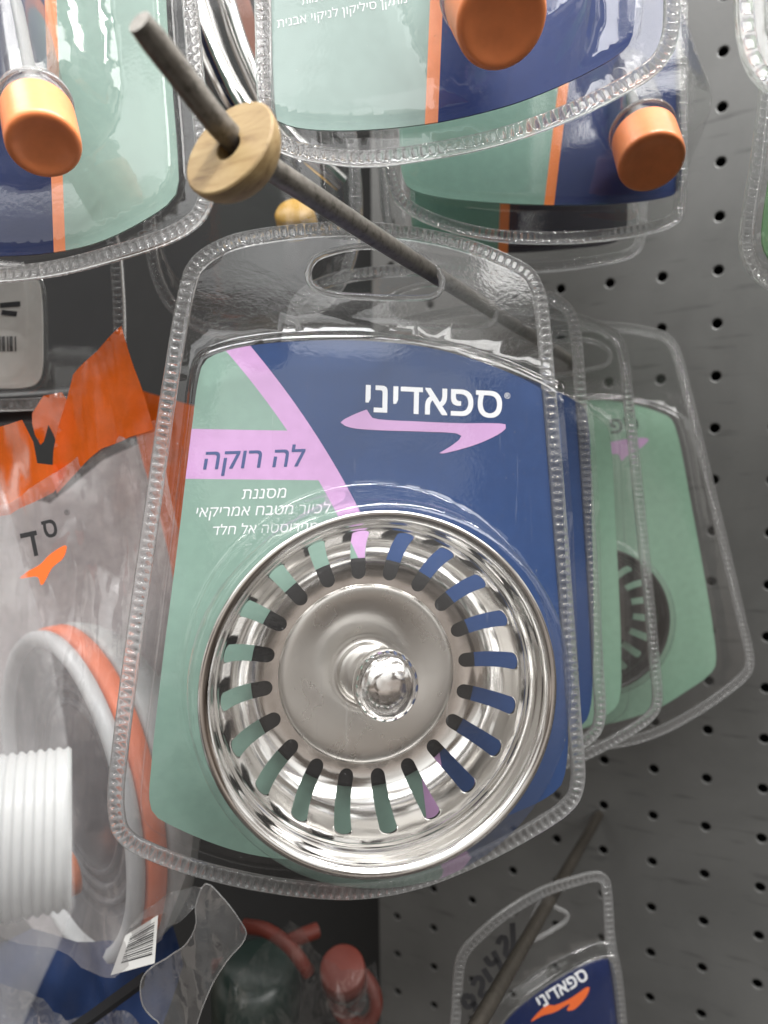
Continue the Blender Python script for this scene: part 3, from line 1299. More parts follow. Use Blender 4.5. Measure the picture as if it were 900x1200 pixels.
CARD3, TRAY3 = narrow(CARD1, F3, 728, 760), narrow(TRAY1, F3, 736, 760)
pk3, cd3 = build_pack(F3, 'third pack from the front, pale green card strip behind the blue strip', GRP, OUT1, CARD3, TRAY3, SLOT1, M_GCARD, DOME3, film_mat=M_FILM2, seed=4)
st3 = copy_tree(st1)
st3.matrix_world = F3.matrix() @ Matrix.Translation(((SC_UV.x - 24) * MM, (SC_UV.y + 8) * MM, 1.2 * MM)) @ Matrix.Diagonal((0.7, 0.7, 0.7, 1))
tag(st3, 'steel basket strainer deep in the third pack, behind the first two', 'sink strainer', 'sink strainers in the hanging packs')

F4 = hang(128, (0.0, 0.0, 0.99), 9.5, -27, 9)
CARD4, TRAY4 = narrow(CARD1, F4, 840, 760), narrow(TRAY1, F4, 848, 760)
S4 = Vector((F4.uv(781, 705)[0] - 31, F4.uv(770, 705)[1], 1.2))
DOME4 = [((S4.x - 6, S4.y), 32, 36, 21.0)]
pk4, cd4 = build_pack(F4, 'rearmost tilted pack with a bright green card, nearest the grey panel', GRP, OUT1, CARD4, TRAY4, SLOT1, M_GCARD, DOME4, film_mat=M_FILM2, seed=5)
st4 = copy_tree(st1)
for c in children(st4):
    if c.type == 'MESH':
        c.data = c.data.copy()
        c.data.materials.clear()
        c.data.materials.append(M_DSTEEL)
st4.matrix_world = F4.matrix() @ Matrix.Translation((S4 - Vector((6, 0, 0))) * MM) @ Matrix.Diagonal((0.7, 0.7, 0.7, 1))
tag(st4, 'dark strainer in the rearmost tilted pack, its curved edge on the green card', 'sink strainer', 'sink strainers in the hanging packs')
xs4 = swoosh(F4, [(700, 524), (725, 516), (752, 513), (760, 515), (752, 524), (735, 534), (728, 540), (724, 532), (705, 534)], M_PINK, cd4, 0.05)
#PART2

# ------------------------------------------------------------------ added black board for the dark gap beyond the panel's edge
def box(name, lo, hi, mat, parent=None, bev=0.0):
    x0, y0, z0 = lo
    x1, y1, z1 = hi
    v = [(x0, y0, z0), (x1, y0, z0), (x1, y1, z0), (x0, y1, z0), (x0, y0, z1), (x1, y0, z1), (x1, y1, z1), (x0, y1, z1)]
    f = [(0, 3, 2, 1), (4, 5, 6, 7), (0, 1, 5, 4), (1, 2, 6, 5), (2, 3, 7, 6), (3, 0, 4, 7)]
    return mesh(name, v, f, mat, parent, smooth=False)


side = box('wall', (-1000, 60, -900), (-192, 66, 400), M_SHADE)  # no known wall: black board added to stand in for darkness
tag(side, kind='structure')


def lin(pts, n):
    """resample a closed polyline without rounding its corners"""
    P = np.array(pts, float)
    out = []
    L = np.linalg.norm(np.roll(P, -1, 0) - P, axis=1)
    for i in range(len(P)):
        k = max(1, int(round(n * L[i] / L.sum())))
        for j in range(k):
            out.append(P[i] + (P[(i + 1) % len(P)] - P[i]) * j / k)
    return ccw(np.array(out))


def pack_px(F, label, group, out, card, cmat, tray=None, seed=1, lift=None, crimp_w=4.4, pitch=2.35, tray_h=5.0, slot=None, film_mat=None, n=200, bend=None):
    O = uvl(F, out, n)
    C = uvl(F, card, 140) if card else None
    T = uvl(F, tray, 140) if tray else (inset(C, -1.6) if C is not None else inset(O, 9))
    S = uvl(F, slot, 36) if slot else None
    return build_pack(F, label, group, O, C, T, S, cmat, None, tray_h, film_mat, seed, crimp_w, pitch, bend, lift=lift)


def segdist(P, a, b):
    a, b = np.array(a), np.array(b)
    ab = b - a
    t = np.clip(((P - a) @ ab) / (ab @ ab), 0, 1)
    return np.hypot(*(P - (a + t[:, None] * ab)).T)


def ridge(F, pa, pb, half, top, soft):
    a, b = F.uv(*pa), F.uv(*pb)
    return lambda P: top * sm((half + soft - segdist(P, a, b)) / soft)


def capped_tube(c0, c1, r, cap_len, label, group, tube_len=None):
    """clear tube from c0 towards c1 with a silicone cap whose far face is at c1"""
    d = (Vector(c1) - Vector(c0)).normalized()
    L = (Vector(c1) - Vector(c0)).length
    root = thing_axis('silicone_tool', c0, c1, label, 'silicone tool', group)
    pr = [(0.01, L - cap_len), (r * 0.97, L - cap_len), (r, L - cap_len + 0.8), (r * 1.0, L - 1.4), (r * 0.97, L - 0.5), (r * 0.9, L - 0.05), (r * 0.8, L - 0.05),
          (r * 0.62, L - 0.5), (r * 0.35, L - 0.75), (0.01, L - 0.8)]
    lathe('cap', [tuple(p) for p in spline(pr, 60, closed=False)], M_ORUB, root, 56)
    k = [(r * 0.86, L - cap_len - 5), (r * 1.02, L - cap_len - 4.4), (r * 1.02, L - cap_len - 3.0), (r * 0.9, L - cap_len - 2.5), (r * 0.9, L - cap_len - 0.1)]
    lathe('collar', [tuple(p) for p in spline(k, 30, closed=False)], M_CRIMP, root, 48)
    lathe('tube', [(r * 0.82, 0), (r * 0.84, L * 0.5), (r * 0.86, L - cap_len - 4.9)], M_FILM2, root, 48)
    tube('inner_rod', [(0, 0, 0), (0, 0, L - cap_len - 0.5)], r * 0.18, M_WPLA, root, 12)
    return root


GU = 'packs hanging along the top of the photo'
# top left pack
FA = Frame(100, 150, 190, (0.10, 0.0, 1.0))
OA = [(-300, -500), (200, -500), (225, -480), (232, -250), (229, -60), (237, 60), (248, 170), (252, 225), (240, 258), (205, 283), (130, 308), (60, 325), (-20, 333), (-150, 335), (-280, 312), (-320, 280), (-330, 200), (-322, -300), (-315, -480)]
CA = [(-250, -380), (165, -380), (180, -360), (190, -150), (194, 0), (202, 110), (208, 190), (207, 225), (188, 246), (120, 282), (60, 296), (0, 300), (-120, 300), (-250, 285), (-275, 260), (-275, -300)]
x0, x1 = FA.uv(63, 294)[0], FA.uv(53, 20)[0]
y0, y1 = FA.uv(63, 294)[1], FA.uv(53, 20)[1]
kA = (x1 - x0) / (y1 - y0)
MA = card_mat('green_blue_card_print', 'line', (x0 - kA * y0, kA, 3.3, NAVY, srgb(238, 146, 100), srgb(144, 170, 160)))  # green made paler than the other cards, film glare put into it
pa, _ = pack_px(FA, 'large clear pack with green card paled for glare at the top left corner of the photo', GU, OA, CA, MA, seed=11, lift=ridge(FA, (10, -160), (50, 120), 15, 20, 14), n=260)
capped_tube(at(8, -60, 206), at(52, 172, 164), 8.3, 13.5, 'clear tube ending in an orange cap, in the pack at the top left corner', 'orange capped tools in the top packs')

# top middle pack
FB = Frame(550, 60, 186, (-0.04, 0.0, 1.0))
OB = [(290, -450), (760, -450), (790, -420), (797, -200), (797, 0), (793, 50), (775, 82), (730, 112), (660, 145), (580, 172), (500, 188), (430, 196), (380, 192), (335, 182), (312, 165), (302, 120), (298, 0), (292, -200), (285, -420)]
CB = [(320, -350), (735, -350), (748, -330), (748, -100), (743, 30), (735, 55), (690, 84), (620, 115), (560, 133), (500, 145), (430, 152), (370, 152), (335, 146), (320, 135), (318, 60), (316, -100), (315, -330)]
xb, yb = FB.uv(498, 142)
xc, yc = FB.uv(504, 0)
kB = (xc - xb) / (yc - yb)
MB_ = card_mat('green_blue_card_print', 'line', (xb - kB * yb, kB, 3.4, srgb(148, 170, 164), srgb(238, 150, 108), srgb(30, 52, 108)))  # card green lightened, the glare on the film is painted in
pb, cdb = pack_px(FB, 'large clear pack with green and blue card at the top middle', GU, OB, CB, MB_, seed=12, lift=ridge(FB, (500, -200), (585, 30), 15, 22, 13), n=280)
capped_tube(at(515, -95, 205), at(589, 26, 160), 10.4, 16, 'clear tube ending in a big orange cap, in the top middle pack', 'orange capped tools in the top packs')


def line_px(F, s, pa, pb, mat, parent, shear=0.0, bold=0.0, hs=1.0, z=0.08, name='lettering'):
    u, v = F.uv(*pa)
    u2, v2 = F.uv(*pb)
    ang = math.atan2(v2 - v, u2 - u)
    t = text(s, 5.0, (0, 0), 0, mat, parent, shear=shear, bold=bold, name=name)
    xs = [x.co.x for x in t.data.vertices]
    w = (max(xs) - min(xs)) / MM
    k = math.hypot(u2 - u, v2 - v) / w
    t.data.transform(Matrix.Translation((u * MM, v * MM, z * MM)) @ Matrix.Rotation(ang, 4, 'Z') @ Matrix.Diagonal((k, k * hs, 1, 1)) @ Matrix.Translation((-min(xs), 0, 0)))
    return t


line_px(FB, 'מתקן סיליקון לניקוי אבנית', (325, 33), (478, 3), M_WHITE, cdb, shear=0.15)
line_px(FB, 'לסתימות', (354, 6), (400, -4), M_WHITE, cdb, shear=0.15)

# behind the top middle pack
FC = Frame(650, 150, 252, (-0.04, 0.0, 1.0))
OC = [(440, -250), (780, -250), (800, -230), (805, 0), (806, 200), (803, 245), (795, 262), (760, 275), (700, 284), (620, 286), (560, 280), (500, 262), (465, 240), (452, 210), (446, 150), (440, -100)]
CC = [(475, -180), (770, -180), (780, -160), (790, 0), (797, 120), (798, 215), (790, 228), (730, 238), (650, 240), (560, 236), (500, 228), (475, 215), (468, 160), (465, -100)]
xb, yb = FC.uv(638, 236)
xc, yc = FC.uv(652, 120)
kB = (xc - xb) / (yc - yb)
MC = card_mat('green_blue_card_print', 'line', (xb - kB * yb, kB, 3.6, srgb(128, 164, 150), srgb(236, 130, 60), srgb(28, 46, 96)))
pack_px(FC, 'clear pack behind the top middle one, its orange stripe and cap below it', GU, OC, CC, MC, seed=13, lift=ridge(FC, (700, 0), (757, 150), 13, 20, 8))
capped_tube(at(722, 52, 272), at(764, 192, 232), 10.6, 15, 'clear tube with an orange cap below the right corner of the top middle pack', 'orange capped tools in the top packs')
FD = Frame(560, 220, 292, (-0.04, 0.0, 1.0))
OD = [(400, -150), (740, -150), (755, -100), (760, 150), (757, 270), (748, 298), (700, 312), (620, 320), (540, 314), (475, 298), (450, 270), (442, 200), (420, 0)]
CD = [(485, -90), (715, -90), (728, 100), (735, 262), (725, 282), (660, 292), (590, 296), (520, 290), (490, 280), (482, 255), (480, 100)]
MD = card_mat('green_blue_card_print', 'line', (FD.uv(584, 292)[0] - 0.04 * FD.uv(584, 292)[1], 0.04, 4.0, srgb(116, 158, 140), srgb(236, 130, 60), srgb(40, 34, 44)))  # navy half painted near black, its shade put into the print colour
pack_px(FD, 'rearmost upper pack, a narrow green and orange strip of card above the front pack', GU, OD, CD, MD, seed=14)

# packs at the right edge
FG = Frame(880, 50, 152, (-0.1, 0.0, 1.0))
pack_px(FG, 'clear ribbed pack corner in the top right corner of the photo', 'packs cut by the right edge of the photo',
        [(862, -420), (859, -200), (861, 0), (864, 45), (874, 80), (892, 104), (925, 120), (1000, 135), (1150, 140), (1330, 130), (1360, 90), (1360, -400), (1330, -440), (900, -440)],
        [(925, -330), (912, -100), (916, 20), (930, 60), (980, 85), (1150, 95), (1290, 85), (1310, 40), (1310, -330)], card_mat('grey_card_print', 'plain', srgb(120, 128, 140)), seed=15, pitch=4.0, crimp_w=4.3)
FH = Frame(900, 220, 208, (-0.1, 0.0, 1.0))
pack_px(FH, 'clear pack with green card at the right edge, below the ribbed corner', 'packs cut by the right edge of the photo',
        [(900, -240), (896, -60), (893, 60), (887, 130), (879, 190), (870, 245), (866, 280), (870, 306), (886, 330), (915, 345), (1000, 360), (1120, 360), (1220, 340), (1230, 300), (1240, 0), (1230, -250)],
        [(925, -150), (915, 60), (904, 190), (894, 260), (895, 292), (912, 312), (1000, 325), (1120, 325), (1190, 310), (1200, 270), (1205, 0), (1200, -150)],
        card_mat('green_card_print', 'plain', srgb(110, 150, 110)), seed=16, tray=[(912, -160), (903, 60), (892, 190), (882, 262), (884, 298), (905, 322), (1000, 336), (1120, 336), (1200, 320), (1212, 270), (1217, 0), (1212, -160)])

# lower right pack on its own peg
W2, T2 = at(702, 955, 388), at(559, 1202, 213)
T2b = T2 + (T2 - W2) * 0.12
root = empty('peg_hook', Matrix.Translation(cw(W2) * MM), 'brownish metal peg rod holding the lower right pack', 'hook', 'metal peg rods on the panel')
tube('rod', [cw(W2 + (T2b - W2) * k / 12) - cw(W2) for k in range(13)], 2.5, solid('rusty_wire', (0.035, 0.03, 0.024), 0.5, metal=0.4, vary=0.25, vscale=500, bump=0.1), root, seg=18)
FE = Frame(640, 1100, 290, (-0.12, 0.0, 1.0))
pe, cde = pack_px(FE, 'small clear pack with navy card and marker numbers at the lower right', None,
                  [(527, 1200), (532, 1135), (538, 1115), (555, 1095), (589, 1066), (633, 1040), (678, 1025), (700, 1021), (712, 1026), (717, 1045), (721, 1100), (729, 1145), (735, 1200), (748, 1320), (760, 1480), (745, 1520), (640, 1560), (520, 1590), (495, 1570), (505, 1400), (518, 1280)],
                  [(578, 1225), (590, 1202), (608, 1182), (640, 1158), (678, 1135), (704, 1125), (716, 1126), (722, 1145), (729, 1210), (740, 1330), (745, 1440), (730, 1470), (640, 1500), (550, 1520), (540, 1500), (550, 1380)],
                  card_mat('navy_card_print', 'plain', srgb(18, 34, 78)), seed=17,
                  tray=[(560, 1230), (572, 1195), (595, 1166), (636, 1135), (680, 1112), (706, 1104), (719, 1106), (726, 1130), (733, 1205), (744, 1330), (750, 1450), (732, 1482), (640, 1512), (545, 1533), (533, 1510), (540, 1380)],
                  slot=[(630, 1060), (638, 1056), (652, 1063), (664, 1070), (662, 1078), (648, 1088), (634, 1096), (622, 1100), (620, 1090)], tray_h=6)
line_px(FE, 'ספאדיני', (634, 1182), (690, 1146), M_WHITE, cde, bold=0.1, hs=1.15)
slab('logo_swoosh', ccw(spline([FE.uv(*p) for p in [(622, 1197), (640, 1178), (650, 1178), (668, 1170), (690, 1156), (688, 1166), (674, 1182), (664, 1184), (668, 1176), (650, 1186), (636, 1190)]], 60)), 0.04, 0.08, M_ORI, cde)


def strokes(F, parent, lines, rad, mat, h, name='lettering', n=18):
    v, f = [], []
    for L in lines:
        P = spline([F.uv(*p) for p in L], n, closed=False)
        T = np.gradient(P, axis=0)
        T /= np.linalg.norm(T, axis=1)[:, None] + 1e-9
        Nn = np.stack([-T[:, 1], T[:, 0]], -1)
        b = len(v)
        for p, q in zip(P, Nn):
            v.append((p[0] + q[0] * rad, p[1] + q[1] * rad, h))
            v.append((p[0] - q[0] * rad, p[1] - q[1] * rad, h))
        for i in range(len(P) - 1):
            f.append((b + 2 * i, b + 2 * i + 1, b + 2 * i + 3, b + 2 * i + 2))
    return mesh(name, v, f, mat, parent, smooth=False)


def c2(L, ox=500, oy=1000, k=2.25):
    return [(ox + x / k, oy + y / k) for x, y in L]


strokes(FE, pe, [c2([(112, 372), (100, 366), (94, 380), (104, 396), (118, 390), (120, 374), (110, 366)]), c2([(118, 384), (128, 400), (124, 410)]),
                 c2([(118, 340), (126, 322), (140, 322), (144, 340), (138, 362), (150, 368), (158, 356)]),
                 c2([(146, 296), (168, 330)]),
                 c2([(150, 266), (166, 284), (184, 272)]), c2([(172, 250), (190, 286), (196, 300)]),
                 c2([(184, 232), (192, 214), (204, 216), (206, 236), (204, 262), (216, 258), (224, 240), (222, 176)])], 1.15, M_BLACK, 2.0, 'handwriting')

line_px(F4, 'ספ', (716, 508), (749, 504), solid('dark_green_ink', srgb(40, 70, 60), 0.4), cd4, bold=0.1)

# ------------------------------------------------------------------ bags at the left
def film_sheet(name, F, L, mat, parent, amp=3.0, scale=0.03, seed=0.0, holes=(), step=3.0, lift=None, aniso=(1, 0.4)):
    def zf(P):
        z = np.array([noise.fractal(Vector((p[0] * scale * aniso[0] + seed, p[1] * scale * aniso[1], seed)), 0.9, 2.1, 2) for p in P]) * amp * 0.8
        r = np.array([abs(noise.noise(Vector((p[0] * scale * 1.8 * aniso[0] + 7 + seed, p[1] * scale * 1.3 * aniso[1] + p[0] * scale * .8, seed)))) for p in P]) * amp * 0.7
        z = z + r
        if lift:
            z = z + lift(P)
        return z
    return sheet(name, L, list(holes), [], zf, mat, parent, step)


FO = Frame(90, 560, 224, (0.05, 0.0, 1.0))
bag = empty('plastic_bag', FO.matrix(), 'crinkled clear bag with a bright orange header, left of the front pack', 'bag')
def tilt(F, pa, pb, za, zb):
    a_, b_ = np.array(F.uv(*pa)), np.array(F.uv(*pb))
    d_ = b_ - a_
    return lambda P: za + (zb - za) * ((P - a_) @ d_) / (d_ @ d_)


hd = film_sheet('orange_header', FO, lin([FO.uv(*p) for p in [(147, 385), (153, 405), (160, 430), (168, 455), (175, 480), (182, 503), (176, 506), (150, 512), (120, 526), (98, 545), (74, 568), (62, 578), (59, 560), (64, 530), (72, 500), (82, 470), (90, 441), (118, 413)]], 130), M_ORFILM, bag, 4.0, 0.045, 2.0, step=1.8, lift=tilt(FO, (60, 560), (165, 440), -1.5, 1.0))
film_sheet('orange_fold', FO, lin([FO.uv(*p) for p in [(29, 494), (29, 482), (42, 461), (65, 457), (79, 477), (84, 500), (70, 540), (62, 545), (61, 522), (56, 508), (49, 496), (44, 516), (40, 520), (33, 508)]], 70), M_ORFILM, bag, 0.5, 0.05, 6.0, step=1.8, lift=tilt(FO, (30, 480), (80, 520), -4.5, -3))
film_sheet('orange_flap', FO, lin([FO.uv(*p) for p in [(-60, 512), (0, 500), (30, 493), (41, 518), (45, 543), (62, 545), (80, 540), (74, 560), (62, 577), (50, 584), (30, 593), (10, 603), (-60, 612)]], 80), M_ORFILM, bag, 4.0, 0.05, 14.0, step=1.8, lift=tilt(FO, (0, 500), (40, 600), 1, -2))
BD = [(181, 492), (176, 494), (150, 500), (120, 514), (97, 530), (72, 553), (50, 568), (30, 580), (10, 590), (-60, 598), (-80, 760), (-75, 980), (-20, 1090), (60, 1112), (95, 1134), (140, 1137), (190, 1100), (225, 1010), (240, 880), (232, 740), (212, 620)]
film_sheet('bag_body', FO, lin([FO.uv(*p) for p in BD], 170), M_BAG, bag, 6.5, 0.04, 5.0, step=1.8)
FO2 = Frame(110, 760, 330, (0.05, 0.0, 1.0))
bk_ = film_sheet('bag_back', FO2, lin([FO2.uv(*p) for p in [(-60, 560), (60, 590), (120, 540), (178, 512), (205, 620), (222, 760), (228, 900), (205, 1030), (140, 1110), (40, 1090), (-70, 960)]], 120), M_BAGW, None, 5.0, 0.03, 21.0, step=3)
bk_.matrix_world = FO2.matrix()
bk_.parent = bag
bk_.matrix_parent_inverse = FO.matrix().inverted()
bk_.matrix_basis = FO2.matrix()
line_px(FO, 'ס', (64, 630), (80, 626), M_BLACK, bag, bold=0.1, z=6, hs=1.2)
line_px(FO, 'ד', (41, 652), (60, 648), M_BLACK, bag, bold=0.1, z=6, hs=1.2)
line_px(FO, '®', (87, 604), (93, 603), M_BLACK, bag, z=6)
slab('logo_swoosh', ccw(spline([FO.uv(*p) for p in [(35, 676), (44, 668), (58, 660), (70, 648), (88, 638), (85, 652), (72, 664), (60, 684), (55, 674)]], 50)), 5.6, 5.7, M_ORI, bag)
lab = mesh('barcode_label', [(*FO.uv(*p), z_) for p, z_ in (((150, 1092), 2), ((188, 1068), 2), ((184, 1124), 2), ((133, 1138), 2))], [(0, 3, 2, 1)], M_WLAB, bag, smooth=False)
rs = random.Random(3)
bv, bf_ = [], []
A_, B_, C_, D_ = (Vector(FO.uv(156, 1093)), Vector(FO.uv(184, 1076)), Vector(FO.uv(181, 1114)), Vector(FO.uv(145, 1124)))
t_ = 0.0
while t_ < 0.96:
    w_ = rs.choice((0.02, 0.03, 0.05))
    b = len(bv)
    for q in (t_, t_ + w_):
        l, r = A_.lerp(D_, q), B_.lerp(C_, q)
        bv += [(l.x, l.y, 2.08), (r.x, r.y, 2.08)]
    bf_.append((b, b + 2, b + 3, b + 1))
    t_ += w_ + rs.choice((0.025, 0.035, 0.05))
mesh('printed_bars', bv, bf_, M_BLACK, lab, smooth=False)

# drain flange inside the bag
c0 = at(84, 925, 284)
ax = Vector((-0.70, 0.10, -0.70)).normalized()
FK = 1.27
fl = thing_axis('drain_flange', c0, c0 + ax, 'round white plastic drain flange with orange gasket inside the orange topped bag', 'drain flange')
fk = lambda L: [(r * FK, z * FK) for r, z in L]
lathe('body', fk([(30, -26), (40, -22), (47, -17), (50.5, -12), (51.5, -8), (51.3, -6), (49, -5.5), (30, -5.5)]), M_WPLA, fl, 96)
lathe('gasket', fk([(30, -5.4), (50.6, -5.4), (51.6, -4.6), (51.6, -0.4), (50.8, 0.4), (46.5, 0.4)]), solid('orange_gasket', srgb(226, 116, 72), 0.4, vary=0.05), fl, 96)
lathe('lip', fk([(46, 0.5), (49.5, 0.5), (50.9, 1.2), (51.1, 3.4), (50.2, 4.8), (48.2, 5.2), (46.6, 4.2), (46, 0.5)]), solid('grey_white_plastic', (0.5, 0.52, 0.53), 0.3, vary=0.04), fl, 96)
gr = lathe('grate', fk([(46.6, 1.5), (45, 0.8), (44, -1), (38, -3.5), (28, -4), (24, -2), (20, -1.5), (0.01, -1.5)]), solid('smoky_grey_plastic', (0.07, 0.072, 0.08), 0.3, vary=0.2), fl, 64)
for k in range(7):
    rr_ = 12 + 4.6 * k
    lathe('ring', fk([(rr_, -3.8), (rr_ + 0.5, -2.4), (rr_ + 1.6, -2.4), (rr_ + 2.1, -3.8)]), solid('smoky_grey_plastic', (0.085, 0.088, 0.095), 0.3, vary=0.2) if k == 0 else bpy.data.materials['smoky_grey_plastic.001'], gr, 64)

c1 = c0 + ax * 3 + Vector((5, 30, -3))
pl = thing_axis('orange_plug', c1, c1 + ax, 'blurred orange plug seen through the bag beside the white threaded nut', 'plug')
lathe('body', [(0.01, 12), (5, 12), (6.5, 11), (8, 7), (8.4, 0), (0.01, 0)], solid('orange_plastic', srgb(238, 128, 66), 0.4), pl, 40)

# threaded nut in the milky bag
n1 = at(84, 967, 146)
n0 = n1 - Vector((0.917, 0, 0.4)) * 40
nu = thing_axis('threaded_nut', n0, n1, 'white threaded plastic pipe end inside the milky bag at the lower left', 'pipe fitting')
Ln = (n1 - n0).length
pr = [(11, 0), (15.5, 0)]
z_ = 0.5
while z_ < Ln - 1.6:
    pr += [(15.65, z_), (15.7, z_ + 0.5), (15.15, z_ + 1.05), (15.1, z_ + 1.35)]
    z_ += 1.75
pr += [(15.6, Ln - 0.6), (15.0, Ln), (11.5, Ln), (11, Ln - 1), (11, 0)]
sharp(lathe('threaded_body', pr, M_WPLA, nu, 72), 60)
FM = Frame(30, 860, 122, (0.12, 0.0, 1.0))
mb = empty('plastic_bag', FM.matrix(), 'milky translucent bag over a white threaded fitting, lower left corner', 'bag')
MBL = [(-150, 470), (-40, 500), (0, 557), (16, 605), (29, 660), (61, 757), (80, 850), (88, 920), (89, 1060), (70, 1107), (50, 1150), (28, 1200), (0, 1260), (-150, 1300)]
film_sheet('bag_body', FM, lin([FM.uv(*p) for p in MBL], 150), M_BAGM, mb, 2.6, 0.022, 9.0, step=2.0)

# clear flap below
FF = Frame(225, 1120, 188, (0, 0, 1))
fb = empty('plastic_bag', FF.matrix(), 'clear crumpled bag corner hanging below the front pack, left', 'bag')
FL1 = [(240, 1037), (262, 1052), (283, 1075), (290, 1092), (267, 1123), (247, 1157), (230, 1205), (222, 1260), (190, 1260), (187, 1203), (177, 1192), (167, 1177), (165, 1153), (173, 1137), (200, 1120), (220, 1103), (231, 1080), (230, 1060)]
o1 = uvl(FF, FL1, 90)
film_sheet('bag_flap', FF, o1, M_BAGC, fb, 3.0, 0.06, 3.0, step=1.6)
FL2 = [(150, 1086), (172, 1064), (205, 1042), (240, 1036), (231, 1060), (212, 1078), (193, 1090), (194, 1070), (178, 1072)]
film_sheet('bag_fold', FF, lin([FF.uv(*p) for p in FL2], 60), M_BAGC, fb, 3.0, 0.08, 6.0, step=1.5)
tube('sealed_seam', [(p[0], p[1], 3.0 * (0.8 * noise.fractal(Vector((p[0] * .06 + 3, p[1] * .024, 3)), .9, 2.1, 2) + 0.7 * abs(noise.noise(Vector((p[0] * .108 + 10, p[1] * .0312 + p[0] * .048, 3)))))) for p in o1], 0.2, M_CRIMP, fb, seg=6, closed=True)

# navy bag and black strap under it
FN = Frame(110, 1160, 262, (0, 0, 1))
nb = empty('plastic_bag', FN.matrix(), 'dark navy wrapped package under the white flange, bottom left', 'bag')
film_sheet('wrapping', FN, lin([FN.uv(*p) for p in [(40, 1085), (90, 1105), (200, 1090), (215, 1130), (170, 1260), (-60, 1280), (-60, 1130)]], 80), solid('navy_film', srgb(34, 50, 84), 0.25), nb, 7, 0.05, 4, step=2.5)
FN2 = Frame(110, 1160, 240, (0, 0, 1))
sh = empty('plastic_bag', FN2.matrix(), 'shiny clear crumpled bag in the bottom left corner under the milky one', 'bag')
film_sheet('wrapping', FN2, lin([FN2.uv(*p) for p in [(-40, 1140), (35, 1160), (75, 1200), (110, 1185), (150, 1178), (185, 1210), (190, 1300), (-60, 1300)]], 80), M_BAGC, sh, 6, 0.09, 8, step=1.8)
tube_c = [at(80, 1212, 236), at(122, 1180, 238), at(168, 1148, 240)]
st_ = thing_axis('black_strap', tube_c[0], tube_c[2], 'black flat strap crossing the navy package at the bottom left', 'strap')
box('strap', (-3, -0.8, 0), (3, 0.8, (tube_c[2] - tube_c[0]).length), M_RUBBER, st_)

# clear pack with a white label, left
FL = Frame(60, 400, 250, (0.05, 0, 1))
pl_, _c = pack_px(FL, 'blurred clear pack with a white barcode label, at the left edge above the orange header', None,
                  [(-160, 250), (60, 245), (120, 252), (138, 275), (146, 340), (147, 410), (142, 455), (120, 474), (60, 480), (-60, 482), (-170, 470), (-190, 380), (-180, 280)],
                  [(-90, 318), (20, 320), (42, 326), (48, 345), (50, 400), (48, 440), (38, 452), (0, 455), (-90, 452)], card_mat('white_card_print', 'plain', (0.62, 0.61, 0.58)), seed=21, tray_h=10)
strokes(FL, _c, [[(0, 358), (24, 356)], [(2, 366), (20, 368)]], 0.9, M_BLACK, 0.1, 'printed_mark', 6)
strokes(FL, _c, [[(x, 394), (x + 0.5, 412)] for x in (0, 3, 5, 9, 12, 14, 18)], 0.3, M_BLACK, 0.1, 'printed_bars', 4)
bx_ = thing_axis('dark_tube', at(-60, 482, 262), at(142, 470, 262), 'dark glossy tube lying behind the orange header, under the labelled pack', 'tube')
lathe('body', [(0.01, 0), (5.5, 0), (6, 0.6), (6, 62), (5.5, 62.6), (0.01, 62.6)], M_DARK, bx_, 32)
FR = Frame(195, 540, 290, (0.1, 0, 1))
ob = empty('plastic_bag', FR.matrix(), 'orange bag header behind the left edge of the front pack', 'bag')
film_sheet('orange_header', FR, lin([FR.uv(*p) for p in [(140, 448), (178, 462), (236, 478), (245, 560), (238, 640), (208, 700), (190, 620), (165, 520)]], 70), M_ORFILM, ob, 4, 0.05, 12, step=2.5)

# chromed hoses and the pack around them, between the two top packs
def hose(pts, r, label, seedn):
    P = [at(*p) for p in pts]
    root = empty('chrome_hose', Matrix.Translation(cw(P[0]) * MM), label, 'hose', 'shiny hoses between the top packs')
    S = spline([tuple(p) for p in P], 120, closed=False)
    W = [cw(Vector(x)) - cw(P[0]) for x in S]
    rad = [r for i in range(120)]
    tube('hose', W, rad, M_STEEL, root, 20)
    return root


hose([(205, -60, 255), (232, 10, 252), (252, 70, 250), (285, 130, 250), (345, 195, 262)], 4.6, 'shiny metal hose left of the top middle pack, behind the wooden stopper', 1)
hose([(250, -60, 262), (268, 10, 262), (288, 70, 264), (330, 150, 266), (400, 215, 280)], 3.4, 'thinner metal hose beside the thick one, right of it', 2)
FP = Frame(270, 300, 268, (0.1, 0, 1))
pack_px(FP, 'empty looking clear pack behind the wooden stopper and the front pack', None,
        [(150, -150), (330, -160), (400, 60), (425, 230), (412, 320), (370, 372), (300, 396), (240, 392), (195, 360), (172, 300), (160, 100)],
        None, None, tray=[(180, -100), (310, -110), (370, 70), (395, 230), (384, 305), (350, 346), (295, 366), (245, 362), (212, 335), (195, 290), (186, 100)], seed=31, tray_h=14, film_mat=M_FILM2)
FY = thing_axis('yellow_cap', at(350, 268, 300), at(342, 240, 290), 'small yellow cap peeking above the top edge of the front pack', 'cap')
lathe('body', [(0.01, 0), (8, 0), (8.5, 1), (8.2, 8), (7, 9.5), (0.01, 9.8)], M_YEL, FY, 32)
brn = thing_axis('brown_strip', at(262, -60, 300), at(320, 140, 296), 'reddish brown strip between the hoses and the top middle pack', 'strip')
box('strip', (-9, -1, 0), (9, 1, 82), solid('brown_board', srgb(110, 66, 50), 0.5), brn)

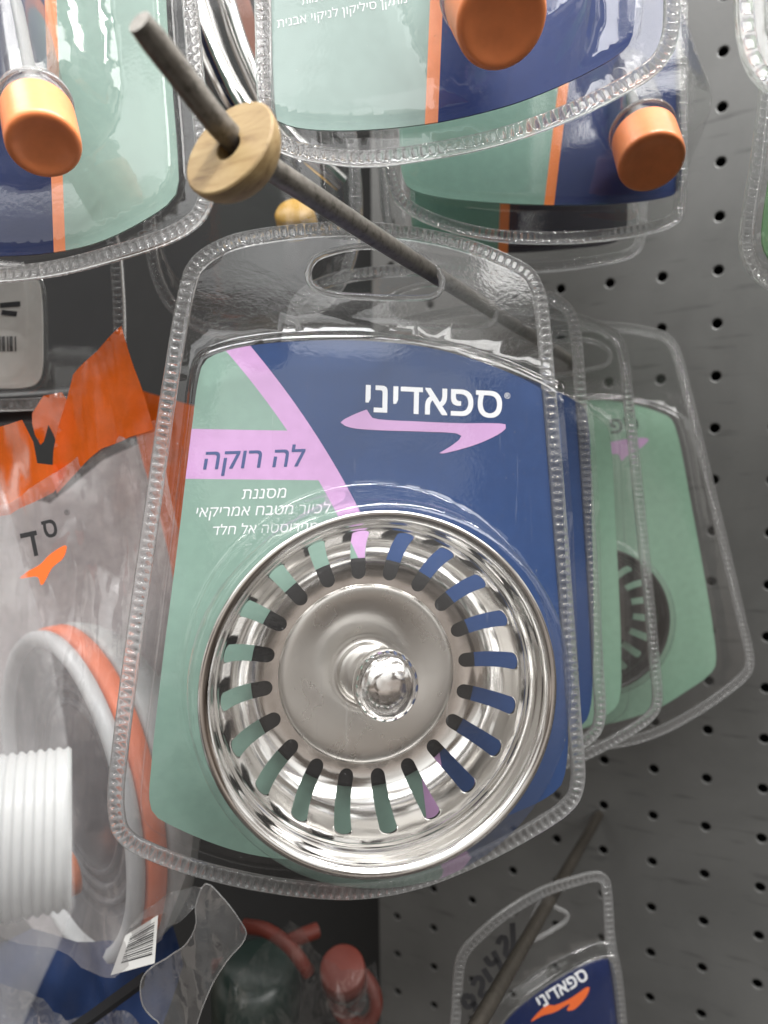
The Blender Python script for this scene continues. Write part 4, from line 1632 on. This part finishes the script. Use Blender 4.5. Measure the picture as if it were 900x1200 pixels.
# bottom centre clutter
o_ = thing_axis('orange_stopper', at(404, 1150, 306), at(397, 1112, 285), 'round orange red rubber stopper below the front pack', 'stopper')
lathe('body', [(0.01, 15), (8.6, 15), (9.4, 14.2), (9.6, 8), (9.0, 0), (0.01, 0)], M_RED, o_, 40)
lathe('clear_sleeve', [(9.2, -16), (8.0, -10), (9.9, -2), (10.2, 6)], M_BAGC, o_, 40)
cr = at(415, 1168, 318)
r_ = thing_axis('red_ring', cr, cr + Vector((-0.5, -0.1, -1)), 'red plastic ring behind the orange red stopper, bottom of the photo', 'ring')
lathe('ring', [(11 + 3 * math.cos(a), 3.4 * math.sin(a)) for a in np.linspace(0, 2 * math.pi, 13)[:-1]], M_RED, r_, 48, close=True)
lv = [(250, 1134, 345), (290, 1126, 345), (322, 1112, 343), (352, 1098, 341), (372, 1090, 345)]
P = [at(*p) for p in lv]
rt = empty('red_lever', Matrix.Translation(cw(P[0]) * MM), 'dull red curved lever in the dark below the front pack', 'lever')
tube('handle', [cw(Vector(x)) - cw(P[0]) for x in spline([tuple(p) for p in P], 40, closed=False)], [3.6] * 40, M_RED, rt, 14)
lv = [(286, 1085, 310), (312, 1090, 306), (338, 1108, 304), (362, 1140, 306)]
P = [at(*p) for p in lv]
rt = empty('red_lever', Matrix.Translation(cw(P[0]) * MM), 'second dull red lever, crossing above the first in the dark', 'lever')
tube('handle', [cw(Vector(x)) - cw(P[0]) for x in spline([tuple(p) for p in P], 40, closed=False)], [3.0] * 40, M_RED, rt, 14)
dk = thing_axis('dark_green_part', at(300, 1210, 330), at(300, 1120, 318), 'dark rounded plastic part behind the red levers at the bottom', 'plastic part')
lathe('body', [(0.01, 40), (12, 40), (17, 37), (20, 30), (20, 0), (0.01, 0)], solid('dark_green_plastic', (0.02, 0.035, 0.03), 0.3), dk, 40)
FQ = Frame(390, 1180, 285, (0, 0, 1))
cq = empty('plastic_bag', FQ.matrix(), 'clear shiny bag around the orange red stopper at the bottom middle', 'bag')
film_sheet('wrapping', FQ, lin([FQ.uv(*p) for p in [(270, 1150), (340, 1075), (400, 1135), (440, 1130), (450, 1200), (430, 1300), (250, 1300)]], 80), M_BAGD, cq, 6, 0.09, 15, step=2)
